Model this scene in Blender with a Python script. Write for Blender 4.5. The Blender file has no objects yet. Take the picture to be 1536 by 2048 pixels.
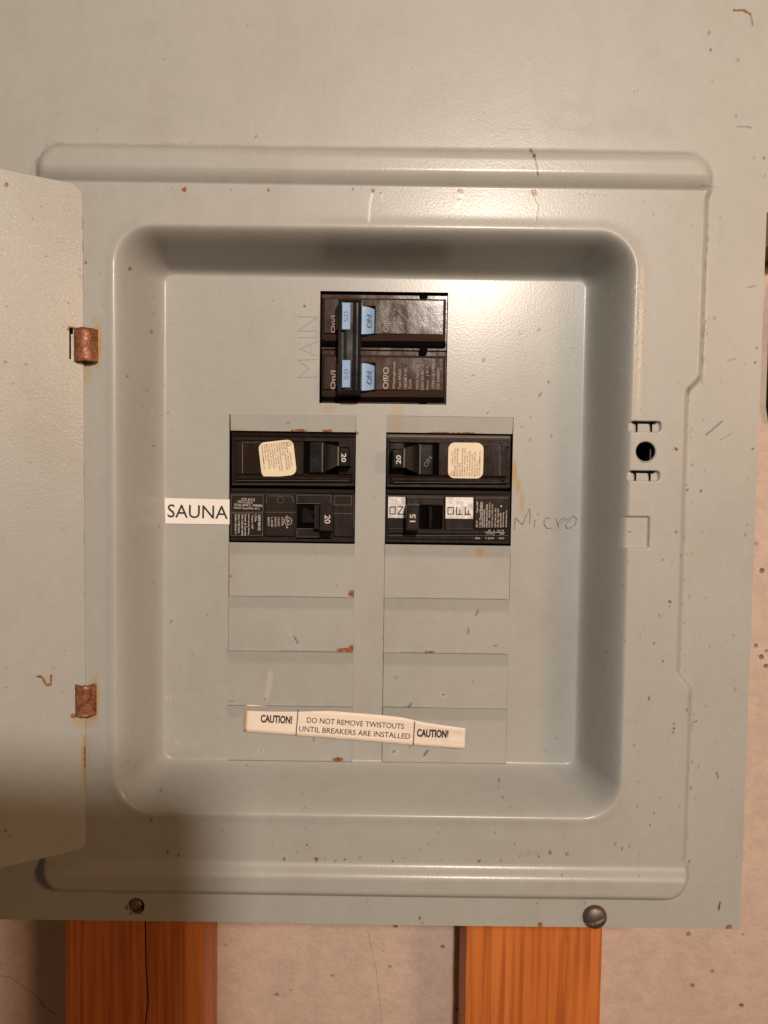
import bpy, math, random
import numpy as np
from mathutils import Vector, Matrix

random.seed(7)
rng = np.random.default_rng(7)
S = bpy.context.scene
COL = S.collection
R = math.radians

# ------------------------------------------------------------------ camera
D = 0.342                       # distance lens -> plane of the sheet metal cover (m)
FPX = 1539.0                    # focal length in photo pixels (26 mm equivalent phone lens)
PITCH, ROLL = R(2.8), R(0.8)
fw = Vector((0, math.cos(PITCH), -math.sin(PITCH)))
r0 = Vector((1, 0, 0)); u0 = Vector((0, math.sin(PITCH), math.cos(PITCH)))
rt = r0 * math.cos(ROLL) + u0 * math.sin(ROLL)
up = u0 * math.cos(ROLL) - r0 * math.sin(ROLL)
cam = bpy.data.cameras.new('camera')
cam.sensor_fit = 'VERTICAL'; cam.sensor_height = 34.6; cam.lens = 34.6 * FPX / 2048
cam.clip_start = 0.005; cam.clip_end = 50
co = bpy.data.objects.new('camera', cam); COL.objects.link(co)
m = Matrix((( rt.x, up.x, -fw.x, 0), (rt.y, up.y, -fw.y, -D), (rt.z, up.z, -fw.z, 0), (0, 0, 0, 1)))
co.matrix_world = m
S.camera = co

# ------------------------------------------------------------------ light
w = bpy.data.worlds.new('World'); S.world = w; w.use_nodes = True
bg = w.node_tree.nodes['Background']
bg.inputs[0].default_value = (1.0, 0.62, 0.36, 1); bg.inputs[1].default_value = 0.078

def lamp(name, loc, power, col, rad):
    l = bpy.data.lights.new(name, 'POINT'); l.energy = power; l.color = col; l.shadow_soft_size = rad
    o = bpy.data.objects.new(name, l); o.location = loc; COL.objects.link(o); return o
LAMP = Vector((0.152, -0.945, 0.352))
lamp('ceiling_bulb', LAMP, 37.0, (1.0, 0.87, 0.75), 0.033)
lamp('side_bulb', (0.86, -0.95, 0.28), 18.0, (1.0, 0.56, 0.27), 0.11)

S.view_settings.view_transform = 'Standard'; S.view_settings.look = 'None'
S.view_settings.exposure = 0.0; S.view_settings.gamma = 1.0
S.view_settings.use_curve_mapping = False
S.render.engine = 'CYCLES'
S.cycles.use_denoising = True
S.cycles.max_bounces = 6

# ------------------------------------------------------------------ measuring helpers
def P(px, py, Y=0.0):
    d = fw + rt * ((px - 768) / FPX) + up * ((1024 - py) / FPX)
    t = (Y + D) / d.y
    return Vector((d.x * t, Y, d.z * t))
def K(Y=0.0): return (D + Y) / FPX          # metres per photo pixel at depth Y
def proj(X, Y, Z):                          # numpy arrays -> photo pixels
    vx, vy, vz = X, Y + D, Z
    zf = vx * fw.x + vy * fw.y + vz * fw.z
    a = (vx * rt.x + vy * rt.y + vz * rt.z) / zf
    b = (vx * up.x + vy * up.y + vz * up.z) / zf
    return 768 + a * FPX, 1024 - b * FPX

# ------------------------------------------------------------------ materials
def mat(name):
    M = bpy.data.materials.new(name); M.use_nodes = True
    nt = M.node_tree; return M, nt, nt.nodes['Principled BSDF']
def N(nt, kind, **kw):
    n = nt.nodes.new(kind)
    for k, v in kw.items():
        if k in n.inputs: n.inputs[k].default_value = v
        else: setattr(n, k, v)
    return n
def L(nt, a, b): nt.links.new(a, b)
def coords(nt, scale=(1, 1, 1)):
    g = N(nt, 'ShaderNodeNewGeometry'); mp = N(nt, 'ShaderNodeMapping'); mp.inputs['Scale'].default_value = scale
    L(nt, g.outputs['Position'], mp.inputs['Vector']); return mp.outputs['Vector']
def mixc(nt, fac, a, b, mode='MIX'):
    n = N(nt, 'ShaderNodeMix', data_type='RGBA', blend_type=mode)
    for sock, v in ((n.inputs[0], fac), (n.inputs[6], a), (n.inputs[7], b)):
        if hasattr(v, 'links'): L(nt, v, sock)
        elif isinstance(v, (int, float)): sock.default_value = v
        else: sock.default_value = (*v, 1)
    return n.outputs[2]
def ramp(nt, src, p0, p1, c0=(0, 0, 0, 1), c1=(1, 1, 1, 1)):
    n = N(nt, 'ShaderNodeValToRGB'); e = n.color_ramp.elements
    e[0].position, e[1].position = p0, p1; e[0].color, e[1].color = c0, c1
    L(nt, src, n.inputs[0]); return n.outputs[0]
def math_n(nt, op, a, b=None, clamp=False):
    n = N(nt, 'ShaderNodeMath', operation=op, use_clamp=clamp)
    for i, v in enumerate((a, b)):
        if v is None: continue
        if hasattr(v, 'links'): L(nt, v, n.inputs[i])
        else: n.inputs[i].default_value = v
    return n.outputs[0]
def noise(nt, vec, scale, detail=2.0, rough=0.5):
    n = N(nt, 'ShaderNodeTexNoise', Scale=scale, Detail=detail, Roughness=rough); L(nt, vec, n.inputs['Vector']); return n.outputs['Fac']
def bump(nt, b, height, dist, prev=None):
    n = N(nt, 'ShaderNodeBump', Strength=1.0, Distance=dist); L(nt, height, n.inputs['Height'])
    if prev is not None: L(nt, prev, n.inputs['Normal'])
    L(nt, n.outputs[0], b.inputs['Normal']); return n.outputs[0]

def paint(name, peel, rough=0.34, coat=.52, cpeel=.000035):
    M, nt, b = mat(name); v = coords(nt)
    big = noise(nt, v, 14, 3, .6)
    base = mixc(nt, big, (.365, .370, .350), (.405, .405, .385))
    mot = noise(nt, v, 260, 3, .6)
    base = mixc(nt, .10, base, mot, 'SOFT_LIGHT')
    smg = noise(nt, coords(nt, (1, 1, .55)), 34, 5, .7)
    base = mixc(nt, math_n(nt, 'MULTIPLY', ramp(nt, smg, .50, .78), .22), base, (.24, .215, .175))
    def attr(n):
        a = N(nt, 'ShaderNodeAttribute', attribute_name=n); return a.outputs['Fac']
    fine = noise(nt, v, 1500, 3, .7); med = noise(nt, v, 650, 4, .75)
    yel = math_n(nt, 'MULTIPLY', attr('stain'), ramp(nt, med, .12, .50)); base = mixc(nt, yel, base, (.40, .27, .09))
    chip = attr('chip'); base = mixc(nt, chip, base, (.66, .63, .56))
    def broken(a, lo, hi):                       # ragged edge: the mask is torn by noise
        t = math_n(nt, 'ADD', a, math_n(nt, 'MULTIPLY', math_n(nt, 'SUBTRACT', med, .5), 1.9))
        return math_n(nt, 'MULTIPLY', ramp(nt, t, lo, hi), ramp(nt, a, .02, .25))
    rus = broken(attr('rust'), .22, .60)
    rc = mixc(nt, ramp(nt, fine, .35, .65), (.10, .034, .012), (.40, .165, .050))
    base = mixc(nt, rus, base, rc)
    dirt = attr('dirt'); base = mixc(nt, dirt, base, (.055, .042, .032))
    L(nt, base, b.inputs['Base Color'])
    rr = math_n(nt, 'ADD', math_n(nt, 'MULTIPLY', noise(nt, v, 35, 3, .6), .14), rough - .07)
    rr = math_n(nt, 'ADD', rr, math_n(nt, 'MULTIPLY', math_n(nt, 'ADD', rus, dirt), .4), True)
    L(nt, rr, b.inputs['Roughness'])
    b.inputs['Specular IOR Level'].default_value = .3
    b.inputs['Coat Weight'].default_value = coat; b.inputs['Coat Roughness'].default_value = .25
    pn = noise(nt, v, 950, 2, .55)
    n1 = bump(nt, b, pn, peel)
    cb = N(nt, 'ShaderNodeBump', Strength=1.0, Distance=cpeel); L(nt, pn, cb.inputs['Height']); L(nt, cb.outputs[0], b.inputs['Coat Normal'])
    n2 = bump(nt, b, noise(nt, v, 18, 2, .5), .00035, n1)
    bump(nt, b, math_n(nt, 'SUBTRACT', rus, math_n(nt, 'ADD', chip, dirt)), .00008, n2)
    return M
PAINT = paint('grey_green_enamel', .000060, .50)
PAINT_DOOR = paint('grey_green_enamel_on_door', .00010, .50, .60, .00012)

def plain(name, col, rough=.5, metal=0.0, peel=None, pscale=800, var=.0, vscale=120):
    M, nt, b = mat(name)
    b.inputs['Roughness'].default_value = rough; b.inputs['Metallic'].default_value = metal
    v = coords(nt)
    if var:
        f = noise(nt, v, vscale, 4, .65)
        lo = tuple(c * (1 - var) for c in col); hi = tuple(min(1, c * (1 + var)) for c in col)
        L(nt, mixc(nt, f, lo, hi), b.inputs['Base Color'])
        rr = math_n(nt, 'ADD', math_n(nt, 'MULTIPLY', f, .25), rough - .12); L(nt, rr, b.inputs['Roughness'])
    else: b.inputs['Base Color'].default_value = (*col, 1)
    if peel: bump(nt, b, noise(nt, v, pscale, 3, .6), peel)
    return M
def bakelite(name, col, rough):
    M, nt, b = mat(name); v = coords(nt)
    b.inputs['Specular IOR Level'].default_value = .34
    f = noise(nt, v, 90, 4, .65)
    L(nt, mixc(nt, f, tuple(c * .75 for c in col), tuple(c * 1.3 for c in col)), b.inputs['Base Color'])
    sm = noise(nt, coords(nt, (1, 1, .35)), 220, 4, .7)
    L(nt, math_n(nt, 'ADD', math_n(nt, 'MULTIPLY', ramp(nt, sm, .35, .7), .13), rough), b.inputs['Roughness'])
    n1 = bump(nt, b, noise(nt, v, 1400, 2, .6), .000018)
    bump(nt, b, noise(nt, coords(nt, (1, 1, 1)), 60, 3, .6), .00016, n1)
    return M
BROWN = bakelite('brown_bakelite', (.050, .029, .022), .13)
DKBROWN = bakelite('dark_brown_bakelite', (.020, .012, .009), .18)
BLACKB = bakelite('black_bakelite', (.024, .018, .016), .20)
BLACK = plain('black_handle_plastic', (.008, .006, .0055), .22, var=.3)
HOLE = plain('recess_shade_black', (.003, .002, .002), .9); HOLE.node_tree.nodes['Principled BSDF'].inputs['Specular IOR Level'].default_value = .05  # near-black colour standing in for the shade inside recesses and slots
BLUE = plain('pale_blue_plastic', (.21, .36, .60), .45, var=.06)
BLUEINK = plain('dark_blue_moulded_letter', (.09, .16, .30), .5)
WHITE = plain('white_print', (.62, .57, .52), .6)
FADED = plain('faded_pad_print', (.42, .35, .31), .6)
FADED2 = plain('worn_pad_print', (.34, .27, .23), .6)
GREYP = plain('moulded_edge', (.15, .125, .11), .4)
CREAM = plain('cream_paper', (.80, .70, .53), .75, var=.04, vscale=300)
REDINK = plain('brown_red_ink', (.22, .10, .07), .8)
LABELW = plain('white_vinyl_label', (.86, .83, .80), .5, var=.02)
INK = plain('black_ink', (.030, .018, .020), .6)
SILVER = plain('aluminium_foil_label', (.80, .76, .72), .30, .75, peel=.00003, var=.12, vscale=400)
STEEL = plain('dark_steel', (.17, .135, .11), .50, .8, peel=.00006, pscale=500, var=.35, vscale=260)
PENCIL = plain('pencil_graphite', (.26, .245, .225), .5)
PAPER = None
def caution_paper():
    M, nt, b = mat('aged_caution_paper'); v = coords(nt)
    f = noise(nt, v, 60, 4, .6)
    base = mixc(nt, f, (.84, .73, .62), (.90, .80, .69))
    a = N(nt, 'ShaderNodeAttribute', attribute_name='stain')
    base = mixc(nt, a.outputs['Fac'], base, (.62, .33, .10))
    L(nt, base, b.inputs['Base Color']); b.inputs['Roughness'].default_value = .6
    bump(nt, b, noise(nt, coords(nt, (1, 1, 3)), 150, 3, .6), .0003)
    return M
PAPER = caution_paper()
def rust_mat():
    M, nt, b = mat('rusted_hinge_steel'); v = coords(nt)
    f = noise(nt, v, 420, 5, .7); g = noise(nt, v, 1200, 3, .7)
    base = mixc(nt, ramp(nt, f, .35, .68), (.12, .035, .012), (.40, .165, .075))
    base = mixc(nt, ramp(nt, g, .55, .75), base, (.50, .30, .20))
    L(nt, base, b.inputs['Base Color']); b.inputs['Metallic'].default_value = .35
    L(nt, ramp(nt, f, .3, .7, (.7, .7, .7, 1), (.34, .34, .34, 1)), b.inputs['Roughness'])
    bump(nt, b, g, .00012); return M
RUST = rust_mat()
def concrete():
    M, nt, b = mat('cast_concrete'); v = coords(nt)
    f = noise(nt, v, 9, 6, .65); g = noise(nt, v, 120, 5, .7)
    base = mixc(nt, f, (.58, .45, .375), (.76, .60, .505))
    base = mixc(nt, ramp(nt, g, .30, .62), mixc(nt, .25, base, (.22, .19, .16)), base)
    vo = N(nt, 'ShaderNodeTexVoronoi', Scale=95.0); vo.inputs['Randomness'].default_value = 1
    wob = noise(nt, v, 300, 3, .6)
    L(nt, v, vo.inputs['Vector'])
    dd = math_n(nt, 'ADD', vo.outputs['Distance'], math_n(nt, 'MULTIPLY', wob, .14))
    vn = noise(nt, v, 26, 2, .5)
    pit = math_n(nt, 'MULTIPLY', ramp(nt, dd, .15, .24, (1, 1, 1, 1), (0, 0, 0, 1)), ramp(nt, vn, .50, .60))
    base = mixc(nt, math_n(nt, 'MULTIPLY', pit, .75), base, (.10, .08, .06))
    L(nt, base, b.inputs['Base Color']); b.inputs['Roughness'].default_value = .85
    n1 = bump(nt, b, g, .0010); bump(nt, b, math_n(nt, 'SUBTRACT', 1.0, pit), .0012, n1)
    return M
CONC = concrete()
def wood():
    M, nt, b = mat('orange_stained_pine'); tc = N(nt, 'ShaderNodeTexCoord')
    mp = N(nt, 'ShaderNodeMapping'); mp.inputs['Scale'].default_value = (1, 1, .03)
    L(nt, tc.outputs['Object'], mp.inputs['Vector']); v = mp.outputs['Vector']
    wv = N(nt, 'ShaderNodeTexNoise', Scale=330.0, Detail=3.0, Roughness=.5, Distortion=.25); L(nt, v, wv.inputs['Vector'])
    w2 = N(nt, 'ShaderNodeTexNoise', Scale=45.0, Detail=2.0); L(nt, v, w2.inputs['Vector'])
    base = mixc(nt, w2.outputs['Fac'], (.56, .140, .024), (.76, .245, .055))
    base = mixc(nt, math_n(nt, 'MULTIPLY', ramp(nt, wv.outputs['Fac'], .42, .66), .75), base, (.38, .09, .016))
    kn = noise(nt, tc.outputs['Object'], 55, 3, .6)
    base = mixc(nt, math_n(nt, 'MULTIPLY', ramp(nt, kn, .66, .76), .55), base, (.16, .04, .012))
    L(nt, base, b.inputs['Base Color']); b.inputs['Roughness'].default_value = .5
    bump(nt, b, wv.outputs['Fac'], .0004); return M
WOOD = wood()
BOXM = plain('dark_enclosure_steel', (.035, .033, .03), .7)
CABLE = plain('black_cable_jacket', (.006, .005, .005), .7)
DARKWOOD = plain('dark_brown_wood', (.10, .045, .022), .6, var=.3)

# ------------------------------------------------------------------ mesh helpers
def obj(name, me, m, parent=None, smooth=False):
    o = bpy.data.objects.new(name, me); COL.objects.link(o)
    me.materials.clear(); me.materials.append(m)
    if smooth: me.polygons.foreach_set('use_smooth', [True] * len(me.polygons))
    if parent is not None:
        o.parent = parent
        bpy.context.view_layer.update() if False else None
        o.matrix_parent_inverse = Matrix.Translation(-WORLD[parent.name])
        WORLD[o.name] = WORLD[parent.name]
        o.matrix_parent_inverse = Matrix.Translation(-OFFS.get(parent.name, Vector()))
    OFFS[o.name] = Vector(); WORLD.setdefault(o.name, Vector())
    return o
OFFS, WORLD = {}, {}
def thing(name, loc, label, cat, group=None):
    o = bpy.data.objects.new(name, None); COL.objects.link(o); o.location = loc
    o.empty_display_size = .01
    OFFS[o.name] = Vector(loc); WORLD[o.name] = Vector(loc)
    return tag(o, label, cat, group)
def tag(o, label, cat, group=None):
    o['label'] = label; o['category'] = cat
    if group: o['group'] = group
    return o

class MB:
    def __init__(s): s.v, s.f = [], []
    def poly(s, pts):
        i = len(s.v); s.v += [tuple(p) for p in pts]; s.f.append(tuple(range(i, i + len(pts))))
    def box(s, x0, y0, x1, y1, Yf, Yb, c=.00025, rot=0.0, taper=0.0):
        """front face spans photo pixels x0..x1, y0..y1 at depth Yf; body runs back to Yb"""
        k = K(Yf); ce = P((x0 + x1) / 2, (y0 + y1) / 2, Yf); hw, hh = (x1 - x0) * k / 2, (P((x0 + x1) / 2, y0, Yf).z - P((x0 + x1) / 2, y1, Yf).z) / 2
        ca, sa = math.cos(rot), math.sin(rot); i = len(s.v)
        for (Y, g) in ((Yf, -c), (Yf + c, 0), (Yb, taper)):
            for (a, b) in ((-1, -1), (1, -1), (1, 1), (-1, 1)):
                X, Z = a * (hw + g), b * (hh + g)
                s.v.append((ce.x + X * ca - Z * sa, Y, ce.z + X * sa + Z * ca))
        s.f.append((i, i + 1, i + 2, i + 3))
        for r in (0, 4):
            for q in range(4):
                a, b = i + r + q, i + r + (q + 1) % 4
                s.f.append((a, a + 4, b + 4, b))
        s.f.append((i + 11, i + 10, i + 9, i + 8)); return s
    def rrect(s, cx, cy, wpx, hpx, rpx, Yf, Yb, rot=0.0, seg=6):
        k = K(Yf); ce = P(cx, cy, Yf); hw, hh, r = wpx * k / 2, hpx * k / 2, rpx * k; pts = []
        for (sx, sy, a0) in ((1, 1, 0), (-1, 1, 90), (-1, -1, 180), (1, -1, 270)):
            for q in range(seg + 1):
                a = R(a0 + 90 * q / seg); pts.append((sx * (hw - r) + r * math.cos(a), sy * (hh - r) + r * math.sin(a)))
        ca, sa = math.cos(rot), math.sin(rot); n = len(pts); i = len(s.v)
        for Y in (Yf, Yb):
            for (X, Z) in pts: s.v.append((ce.x + X * ca - Z * sa, Y, ce.z + X * sa + Z * ca))
        s.f.append(tuple(range(i, i + n)))
        for q in range(n): s.f.append((i + q, i + n + q, i + n + (q + 1) % n, i + (q + 1) % n))
        return s
    def disc(s, cx, cy, rpx, Yf, Yb, seg=20): return s.rrect(cx, cy, 2 * rpx, 2 * rpx, rpx * .999, Yf, Yb, seg=seg // 4)
    def stroke(s, pts, wpx, Y, ridge=0.0, closed=False):
        """polyline given in photo pixels, laid on depth Y; flat ribbon or small ridge"""
        k = K(Y); q = [P(x, y, Y) for x, y in pts]
        if closed: q.append(q[0])
        for a, b in zip(q[:-1], q[1:]):
            d = (b - a); ln = d.length
            if ln < 1e-7: continue
            d /= ln; n = Vector((-d.z, 0, d.x)) * (wpx * k / 2); e = d * (wpx * k * .3)
            a2, b2 = a - e, b + e
            if ridge:
                t = Vector((0, -ridge, 0))
                s.poly([a2 + n, b2 + n, b + t, a + t]); s.poly([a + t, b + t, b2 - n, a2 - n])
            else: s.poly([a2 + n, b2 + n, b2 - n, a2 - n])
        return s
    def ring(s, cx, cy, rpx, wpx, Y, ridge=0.0, seg=22, a0=0, a1=360):
        return s.stroke([(cx + rpx * math.cos(R(a0 + (a1 - a0) * i / seg)), cy + rpx * math.sin(R(a0 + (a1 - a0) * i / seg))) for i in range(seg + 1)], wpx, Y, ridge)
    def text(s, t, cx, cy, lpx, hpx, rot, Y, bold=0.0, align='C', fill=True):
        """lettering fitted into lpx (reading length) x hpx (cap height), rotated rot degrees, centred on cx, cy"""
        vs, fs = glyphs(t, bold); k = K(Y)
        x0, x1 = vs[:, 0].min(), vs[:, 0].max(); y0, y1 = vs[:, 1].min(), vs[:, 1].max()
        c = P(cx, cy, Y); a = R(rot); ca, sa = math.cos(a), math.sin(a)
        X = (vs[:, 0] - (x0 + x1) / 2) / (x1 - x0) * lpx * k; Z = (vs[:, 1] - (y0 + y1) / 2) / (y1 - y0) * hpx * k
        i = len(s.v)
        s.v += [(c.x + p * ca - q * sa, Y, c.z + p * sa + q * ca) for p, q in zip(X, Z)]
        s.f += [tuple(i + j for j in f) for f in fs]; return s
    def mesh(s, name='m'):
        me = bpy.data.meshes.new(name); me.from_pydata(s.v, [], s.f); me.update(); return me
    def build(s, name, m, parent=None, smooth=False): return obj(name, s.mesh(name), m, parent, smooth)
_gl = {}
def glyphs(t, bold=0.0):
    if (t, bold) in _gl: return _gl[(t, bold)]
    cu = bpy.data.curves.new('t', 'FONT'); cu.body = t; cu.size = 1; cu.offset = bold; cu.resolution_u = 3
    o = bpy.data.objects.new('t', cu); me = bpy.data.meshes.new_from_object(o)
    v = np.empty(len(me.vertices) * 3, 'f'); me.vertices.foreach_get('co', v)
    f = [tuple(p.vertices) for p in me.polygons]
    bpy.data.objects.remove(o); bpy.data.curves.remove(cu); bpy.data.meshes.remove(me)
    _gl[(t, bold)] = (v.reshape(-1, 3), f); return _gl[(t, bold)]

def smooth01(t): t = np.clip(t, 0, 1); return t * t * (3 - 2 * t)
def fillet_ramp(s, wd, r):
    """0 -> 1 over width wd with rounded ends of length r (integral of a trapezoid slope)"""
    s = np.clip(s, 0, wd); a = r / 2
    mslope = 1.0 / (wd - r)
    y = np.where(s < r, mslope * s * s / (2 * r), np.where(s < wd - r, mslope * (s - r / 2), 1 - mslope * (wd - s) ** 2 / (2 * r)))
    return y
def fillet_ramp2(s, wd, r1, r2):
    s = np.clip(s, 0, wd); k = 1.0 / (wd - r1 / 2 - r2 / 2)
    return np.where(s < r1, k * s * s / (2 * r1), np.where(s < wd - r2, k * (s - r1 / 2), 1 - k * (wd - s) ** 2 / (2 * r2)))
def sd_rrect(X, Z, x0, x1, z0, z1, r):
    """signed distance, positive inside"""
    qx = np.abs(X - (x0 + x1) / 2) - (x1 - x0) / 2 + r; qz = np.abs(Z - (z0 + z1) / 2) - (z1 - z0) / 2 + r
    return -(np.hypot(np.maximum(qx, 0), np.maximum(qz, 0)) + np.minimum(np.maximum(qx, qz), 0) - r)

# ================================================================== setting
mb = MB(); Yw = .1375
n = 40
xs = np.linspace(-.75, .75, 2); 
mb.poly([(-.75, Yw, -.75), (.75, Yw, -.75), (.75, Yw, .75), (-.75, Yw, .75)])
mb.poly([(-.75, Yw + .1, .75), (.75, Yw + .1, .75), (.75, Yw + .1, -.75), (-.75, Yw + .1, -.75)])
mb.poly([(-.75, Yw, .75), (.75, Yw, .75), (.75, Yw + .1, .75), (-.75, Yw + .1, .75)])
wall = mb.build('wall', CONC); wall['kind'] = 'structure'
mb = MB()
mb.stroke([(0, 1952), (22, 1955), (45, 1972), (70, 1990), (90, 2014), (110, 2030)], 2.0, Yw - .0002)
mb.stroke([(735, 1860), (752, 1935), (764, 2048)], .9, Yw - .0002)
mb.build('crack', plain('concrete_crack', (.38, .30, .245), .9), wall)

def post(x0, x1, label, crack=None):
    Yf, Yb = .099, .136
    k = K(Yf); xc = P((x0 + x1) / 2, 1960, Yf).x; hw = (x1 - x0) * k / 2; c = .0022
    t = thing('wooden_post', (xc, (Yf + Yb) / 2, -.45), label, 'post', 'stained wooden posts behind the panel')
    prof = []
    for (a, b, s0) in ((-hw, Yb, 0), (-hw, Yf, 1), (hw, Yf, 2), (hw, Yb, 0)):
        if s0 == 1: prof += [(a, b + c), (a + c * .3, b + c * .3), (a + c, b)]
        elif s0 == 2: prof += [(a - c, b), (a - c * .3, b + c * .3), (a, b + c)]
        else: prof.append((a, b))
    mb = MB(); zs = np.linspace(-.45, -.09, 30)
    npf = len(prof); g = np.random.default_rng(int(x0)).normal(0, .00012, (30, npf))
    for j, z in enumerate(zs):
        for q, (a, b) in enumerate(prof): mb.v.append((xc + a + g[j, q], b + g[j, q], z))
    for j in range(29):
        for q in range(npf):
            q2 = (q + 1) % npf; mb.f.append((j * npf + q, j * npf + q2, (j + 1) * npf + q2, (j + 1) * npf + q))
    mb.f.append(tuple(range(npf))); mb.f.append(tuple(29 * npf + q for q in range(npf - 1, -1, -1)))
    mb.build('timber', WOOD, t)
    if crack:
        c2 = MB(); c2.stroke(crack, 2.2, Yf - .00015); c2.build('drying_crack', HOLE, t)
    return t
post(124, 412, 'shadowed orange-brown wooden post under the lower left of the panel', [(291, 1842), (292, 1930), (296, 2000), (291, 2048)])
post(926, 1208, 'brightly lit orange wooden post under the round-headed screw')

# things that peek out behind the right edge of the cover
mb = MB(); mb.box(1480, 424, 1640, 497, .105, .136, .001)
tag(mb.build('wooden_batten', DARKWOOD), 'short dark brown wooden batten end peeking out at upper right edge of panel', 'batten')
mb = MB(); a, b = P(1561, 562, .1325), P(1551, 842, .1325)
for j in range(9):
    p = a.lerp(b, j / 8)
    rr = .0042 * (.55 if j in (0, 8) else 1)
    for q in range(12): mb.v.append((p.x + rr * math.cos(q * R(30)), p.y + rr * math.sin(q * R(30)), p.z))
for j in range(8):
    for q in range(12): mb.f.append((j * 12 + q, j * 12 + (q + 1) % 12, j * 12 + 12 + (q + 1) % 12, j * 12 + 12 + q))
mb.f += [tuple(range(11, -1, -1)), tuple(range(96, 108))]
tag(mb.build('cable', CABLE, smooth=True), 'black vertical cable on the concrete beside the upper right panel edge', 'cable')

# ================================================================== the panel
YF = .018                                   # depth of the well floor
Y0 = -.010                                  # outer flange
HP = .0038                                   # the door frame stands this proud of the outer flange
panel = thing('breaker_panel', (0, 0, -.20), 'grey-green sheet metal breaker panel with open door on its left', 'electrical panel')

YP = Y0 - HP
def zpx(py, Y=Y0, px=768): return P(px, py, Y).z
def xpx(px, Y=Y0, py=1024): return P(px, py, Y).x
XL, XR = -.1780, xpx(1511)
ZB, ZT = zpx(1849), .262
plx0, plx1 = xpx(75), xpx(1399.5)
plz0, plz1 = zpx(1794), zpx(293)
wx0, wx1 = xpx(227, YP), xpx(1260, YP)
wz0, wz1 = zpx(1634, YP), zpx(454, YP)
zj0, zj1 = zpx(770, Y0, 1395), zpx(1358, Y0, 1380)
SL = [(1291, 853.5, 66, 25), (1288, 952, 66, 24)]         # lanced pockets beside the lock hole
def height(X, Z):
    jog = .0056 * smooth01((zj0 + .0045 - Z) / .009) * smooth01((Z - zj1 + .0045) / .009)
    jog = jog * smooth01((X - .05) / .05)
    bar_zone = np.maximum(smooth01((Z - zpx(392)) / .004), smooth01((zpx(1706) - Z) / .003))
    e = sd_rrect(X + jog - .0013 * bar_zone * (X > .1), Z, plx0, plx1, plz0, plz1, .0125)
    h = HP * fillet_ramp(e, .0046, .0020)
    # raised bars above and below the door
    t = (Z - zpx(378)) / (zpx(350) - zpx(378)); tb = np.clip(t, 0, 1)
    bar = (1 - (1 - tb) ** 1.8) * fillet_ramp(e, .0075, .0035)
    h = h + .0034 * bar
    t = (zpx(1714) - Z) / (zpx(1714) - zpx(1744)); tb = np.clip(t, 0, 1)
    bar = fillet_ramp(tb, 1.0, .48) * fillet_ramp(e, .0064, .0030)
    h = h + .0036 * bar
    # deep well
    s = sd_rrect(X, Z, wx0, wx1, wz0, wz1, .0170)
    h = h - (YF - YP) * fillet_ramp2(s, .0134, .0062, .0048)
    h = h + .00045 * np.exp(-((s + .0002) / .0026) ** 2)          # rolled rim
    # gentle oil-canning of the sheet
    h = h + .00025 * np.sin(X * 31 + 1) * np.sin(Z * 23 + .5)
    for (cx, cy, ww, hh) in SL:
        c = P(cx, cy, YP); k = K(YP)
        e2 = sd_rrect(X, Z, c.x - ww * k / 2, c.x + ww * k / 2, c.z - hh * k / 2, c.z + hh * k / 2, .0017)
        inn = fillet_ramp(e2, .0009, .0004)
        u = np.clip((Z - (c.z - hh * k / 2)) / (hh * k), 0, 1)
        h = h - inn * (.0007 + .0020 * u)
        dx = (X - c.x) / k
        tabz = (np.abs(dx + 2) < 13) * inn
        h = h + tabz * .0005
        slit = (np.abs(np.abs(dx + 2) - 14.5) < 1.6) * (e2 > .0004)
        h = h - slit * .0030
    c = P(1270.5, 1064.5, YP); k = K(YP)
    e3 = sd_rrect(X, Z, c.x - 30 * k, c.x + 30 * k, c.z - 33.5 * k, c.z + 33.5 * k, .0010)
    u = np.clip((X - (c.x - 30 * k)) / (60 * k), 0, 1)
    h = h - .0013 * fillet_ramp(e3, .0010, .0004) * smooth01(u * 3)
    nub = P(1261, 1062, YP); rr = np.hypot(X - nub.x, Z - nub.z)
    h = h + .0006 * smooth01((.0009 - rr) / .0008)
    return h - Y0

def rect_at(x0, y0, x1, y1, Y):
    cx, cy = (x0 + x1) / 2, (y0 + y1) / 2
    return (P(x0, cy, Y).x, P(x1, cy, Y).x, P(cx, y1, Y).z, P(cx, y0, Y).z)
OPEN_MAIN = rect_at(639.5, 583.5, 894.5, 808, YF)
OPEN_L = rect_at(457, 830, 708.5, 1522, YF)
OPEN_R = rect_at(768, 833, 1019.5, 1526, YF)
CIRC = [(P(1291, 903, YP), 20.0 * K(YP)), (P(272, 1813, Y0), 17.5 * K(Y0))]

def lines(a, b, step, fine, edges):
    g = [a]; 
    while g[-1] < b - 1e-9:
        st = step
        for (f0, f1, fs) in fine:
            if f0 <= g[-1] < f1: st = fs
        g.append(g[-1] + st)
    g = np.array(g); g[-1] = b
    for e in edges: g = g[np.abs(g - e) > .00016]
    return np.unique(np.concatenate([g, edges]))
gx = lines(XL, XR, .00045, [(xpx(1232), xpx(1336), .00022)], [OPEN_MAIN[0], OPEN_MAIN[1], OPEN_L[0], OPEN_L[1], OPEN_R[0], OPEN_R[1], XL, XR])
gz = lines(ZB, ZT, .00045, [(zpx(1108), zpx(832), .00022), (.226, .3, .003)], [OPEN_MAIN[2], OPEN_MAIN[3], OPEN_L[2], OPEN_L[3], OPEN_R[2], OPEN_R[3], ZB, ZT])
nx, nz = len(gx), len(gz)
GX, GZ = np.meshgrid(gx, gz)
cxm, czm = (gx[1:] + gx[:-1]) / 2, (gz[1:] + gz[:-1]) / 2
CX, CZ = np.meshgrid(cxm, czm)
keep = np.ones((nz - 1, nx - 1), bool)
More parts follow.
